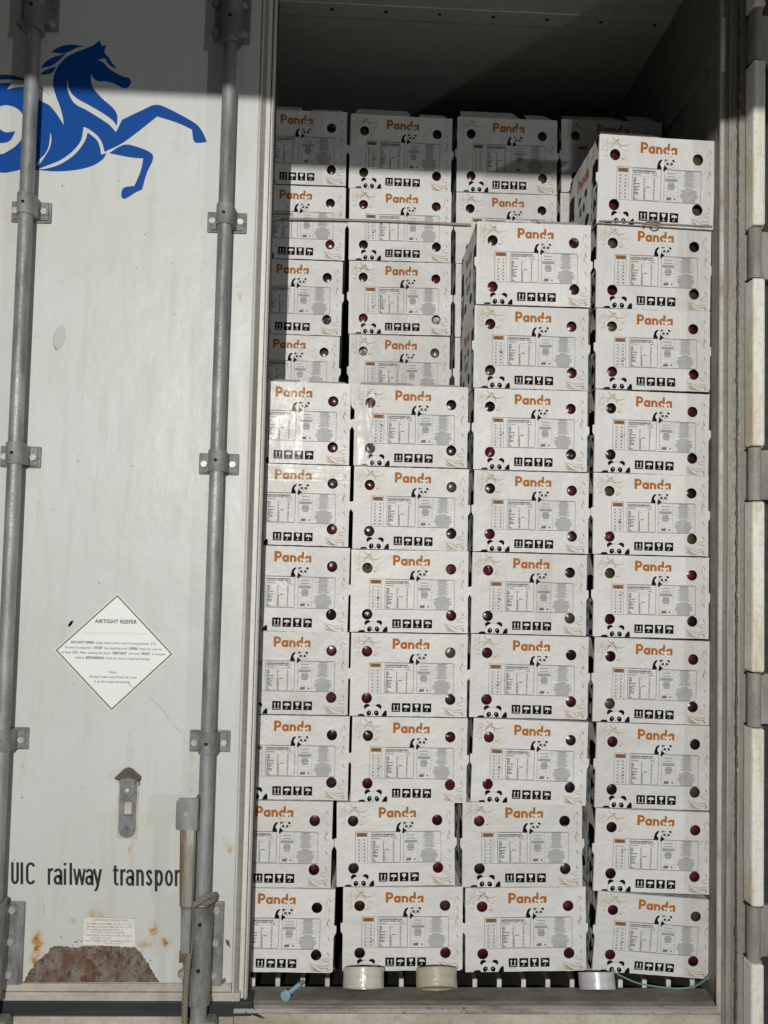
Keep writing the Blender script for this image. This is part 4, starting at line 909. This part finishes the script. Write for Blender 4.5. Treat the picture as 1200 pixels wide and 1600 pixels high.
# rear row
b1 = [((541,175),(541,289)),((540,292),(538,404)),((536,408),(532,521)),((530,526),(528,640))]
for i, (tr_, br) in enumerate(b1):
    if i < len(b1)-1: br = (br[0], b1[i+1][0][1]-.5)
    carton((tr_[0]-161, tr_[1]-6), tr_, (br[0]-161, br[1]-6), YB, f'shaded carton of the rear row beside the door edge, {ORD[i] if i else "topmost"} of its stack', f'the {ORD[i]} rear carton beside the door', holes=(1, 3) if i < 3 else (1,), tape=[tp(.62)] if i in (0, 3) else [],
           lid=[(-BW/2+.01, .02, .56), (.04, BW/2-.01, .52)] if i == 0 else None)
b2 = [((547,177),(706,185),(546,291)),((546,294),(705,299),(545,404)),((545,407),(704,411),(545,519)),((545,522),(702,526),(545,640))]
for i, q_ in enumerate(close_up(b2)):
    carton(*q_, YB, f'carton of the rear row in the second stack from the door, {ORD[i] if i else "topmost"} of its stack', f'the {ORD[i]} carton, second rear stack', holes=(0, 1, 2, 3) if i < 3 else (0, 1), tape=[tp(.02), tp(.42)] if i > 1 else ([tp(.40, .8, 1.)] if i == 1 else []), pen=(.24,.62,PR) if i == 2 else ((.235,.60,M['pblack']) if i < 2 else None),
           lid=[(-BW/2+.01, .03, .60), (.05, BW/2-.01, .54)] if i == 0 else None)
b3 = [((715,182),(871,188),(713,296)),((713,300),(870,305),(712,409)),((712,412),(868,417),(711,523)),((711,527),(868,531),(710,640))]
for i, q_ in enumerate(close_up(b3)):
    carton(*q_, YB, f'carton of the rear row in the third stack from the door, {ORD[i] if i else "topmost"} of its stack', f'the {ORD[i]} carton, third rear stack', holes=((0, 1, 2, 3), (0, 1), (), ())[i],
           lid=[(-BW/2+.01, .04, .61), (.06, BW/2-.01, .57)] if i == 0 else None)
b4 = [((878,186),(1035,191),(876,297)),((876,301),(1033,306),(875,411))]
for i, q_ in enumerate(close_up(b4)):
    carton(*q_, YB, ['topmost rear carton behind the tilted one, its name in shade', 'rear carton peeping out beside the side of the tilted top carton'][i], f'the {ORD[i]} carton, rightmost rear stack', holes=((0,), ())[i],
           lid=[(-BW/2+.01, .04, .56), (.06, BW/2-.01, .60)] if i == 0 else None)

# ------------------------------------------------------------ small things
M['strap'] = worn('strap_tan', (.33, .29, .225), (.24, .2, .15), .5, 0, 60, (1, 1, 1), bmp=.1)
M['twine'] = mat('twine_fibre', (.27, .25, .20), .85)
def flatband(path, h, mat_, name, label, cat, t=.0012):
    g = MB(); pts = [Vector(p) for p in path]
    g2 = []
    for i in range(len(pts)-1):
        pass
    n = len(pts); vs_ = []
    for p in pts: vs_ += [p+Vector((0, -t, h/2)), p+Vector((0, -t, -h/2)), p+Vector((0, t, -h/2)), p+Vector((0, t, h/2))]
    fs = [(i*4+k, i*4+(k+1) % 4, (i+1)*4+(k+1) % 4, (i+1)*4+k) for i in range(n-1) for k in range(4)]+[(0, 1, 2, 3), tuple(range(4*n-4, 4*n))]
    g.add(vs_, fs, mat_); return tag(g.build(name, origin=pts[0]), label, cat)
flatband(spl3([at(438, 342, 2.428), at(520, 343, 2.428), at(620, 346, 2.428), at(690, 349, 2.428), at(716, 350.3, 2.428), at(736, 351, 2.428)]), .0062, M['strap'], 'strap', 'thin tan strap stretched level across the rear row of cartons', 'strap')
g = MB(); z_ = [(936,345.5),(960,345.8),(990,347.3),(1012,349.5),(1019,350.5),(1045,350.8),(1080,352.5),(1113,354)]
twist(g, spl3([at(x, y, YF-.017) for x, y in z_]), .0022, .012, M['twine'])
kn = [(1006,352),(1014,345),(1022,349),(1030,353),(1022,356),(1016,349),(1024,345),(1034,350)]
twist(g, spl3([at(x, y, YF-.021+.002*(i % 3)) for i, (x, y) in enumerate(kn)]), .0022, .010, M['twine'])
tag(g.build('twine', origin=at(936, 346, YF)), 'grey twine with a small knot under the tilted top right carton', 'twine')
M['tealstrap'] = mat('strap_teal_plastic', (.15, .28, .25), .4)
tl_ = [(955,1516),(975,1527),(1000,1537),(1030,1542),(1060,1544.5),(1085,1541),(1103,1530),(1112,1517),(1114,1505)]
flatband(spl3([at(x, y, YF-.022) for x, y in tl_]), .0038, M['tealstrap'], 'plastic_strap', 'loose teal plastic strap drooping under the bottom right carton', 'strap', .0006)

def roll(px0, px1, pyt, pyb, Y, tilt, mcol, label, core):
    c = at((px0+px1)/2, (pyt+pyb)/2, Y); R_ = (at(px1, pyb, Y).x-at(px0, pyb, Y).x)/2; H = abs(at(px0, pyt, Y).z-at(px0, pyb, Y).z)*math.cos(.49)*1.0
    e = empty('tape_roll', c, (tilt, 0, 0))
    tag(e, label, 'tape roll', 'rolls of packing tape on the sill')
    def ringm(ro, ri, h, m, name, bev=.001):
        g = MB(); n = 64; prof_ = [(ro-bev, h/2), (ro, h/2-bev), (ro, -h/2+bev), (ro-bev, -h/2), (ri, -h/2), (ri, h/2)]
        vs2 = [(r_*math.cos(2*math.pi*k/n), r_*math.sin(2*math.pi*k/n), z) for k in range(n) for r_, z in prof_]; q2 = len(prof_)
        g.add(vs2, [(k*q2+i, ((k+1) % n)*q2+i, ((k+1) % n)*q2+(i+1) % q2, k*q2+(i+1) % q2) for k in range(n) for i in range(q2)], m, False)
        o = g.build(name); o.parent = e; return o
    ringm(R_, .038 if R_ > .045 else .034, H, mcol, 'tape_winding'); ringm(.038 if R_ > .045 else .034, .034 if R_ > .045 else .030, H-.006, M['kraft'], 'cardboard_core')
def film(name, col, rough, tr=0):
    m = mat(name, col, rough, 0, .7); t, b_ = P(m); v = coords(t, False, (1, 1, 8)); n1 = noise(t, v, 14, 4, .6); n2 = noise(t, coords(t), 40, 3, .6)
    t.links.new(mix(t, rng(t, n1, .3, .7), col, tuple(c*.80 for c in col)), b_.inputs['Base Color']); t.links.new(bump(t, n1, .2, .002, bump(t, n2, .35, .004)), b_.inputs['Normal'])
    b_.inputs['Coat Weight'].default_value = .6; b_.inputs['Coat Roughness'].default_value = .15; return m
roll(536, 600, 1512, 1545, 2.068, math.radians(-29), film('tape_film_silver', (.60, .575, .51), .25), 'silvery clear tape roll leaning on the sill, left one of the pair', 1)
roll(650, 714, 1514, 1545, 2.068, math.radians(-33), film('tape_film_cream', (.50, .46, .355), .3), 'creamy yellowish tape roll leaning on the sill, right one of the pair', 1)
roll(905, 960, 1519, 1546.5, 2.078, math.radians(-27), film('tape_film_lilac', (.56, .545, .58), .35), 'small lilac white tape roll on the sill under the bottom right carton', 1)
# light blue bolt seal lying on the sill
M['seal'] = mat('seal_blue_plastic', (.27, .45, .53), .4); M['seal2'] = worn('seal_steel', (.30, .25, .22), (.18, .14, .12), .5, .4, 60, (1, 1, 1))
a_, b2_ = at(446, 1556, 2.045), at(467, 1539, 2.085); d_ = (b2_-a_).normalized()
e = empty('bolt_seal', a_); tag(e, 'light blue plastic bolt seal lying on the sill near the closed door', 'bolt seal')
g = MB(); g.tube([a_-d_*.004, a_+d_*.004], [.0115, .0125], M['seal'], 20); g.tube([a_+d_*.003, a_+d_*.012, b2_], [.0072, .0055, .0052], M['seal'], 16); g.build('seal_body', e, origin=a_)
g = MB(); g.tube([b2_, b2_+d_*.012], .0062, M['seal2'], 12); g.build('seal_pin', e, origin=a_)
# dust and paint flakes on the sill
bpy.context.view_layer.update()
for _o in list(protos.values())[1:]+FV: bpy.data.objects.remove(_o)
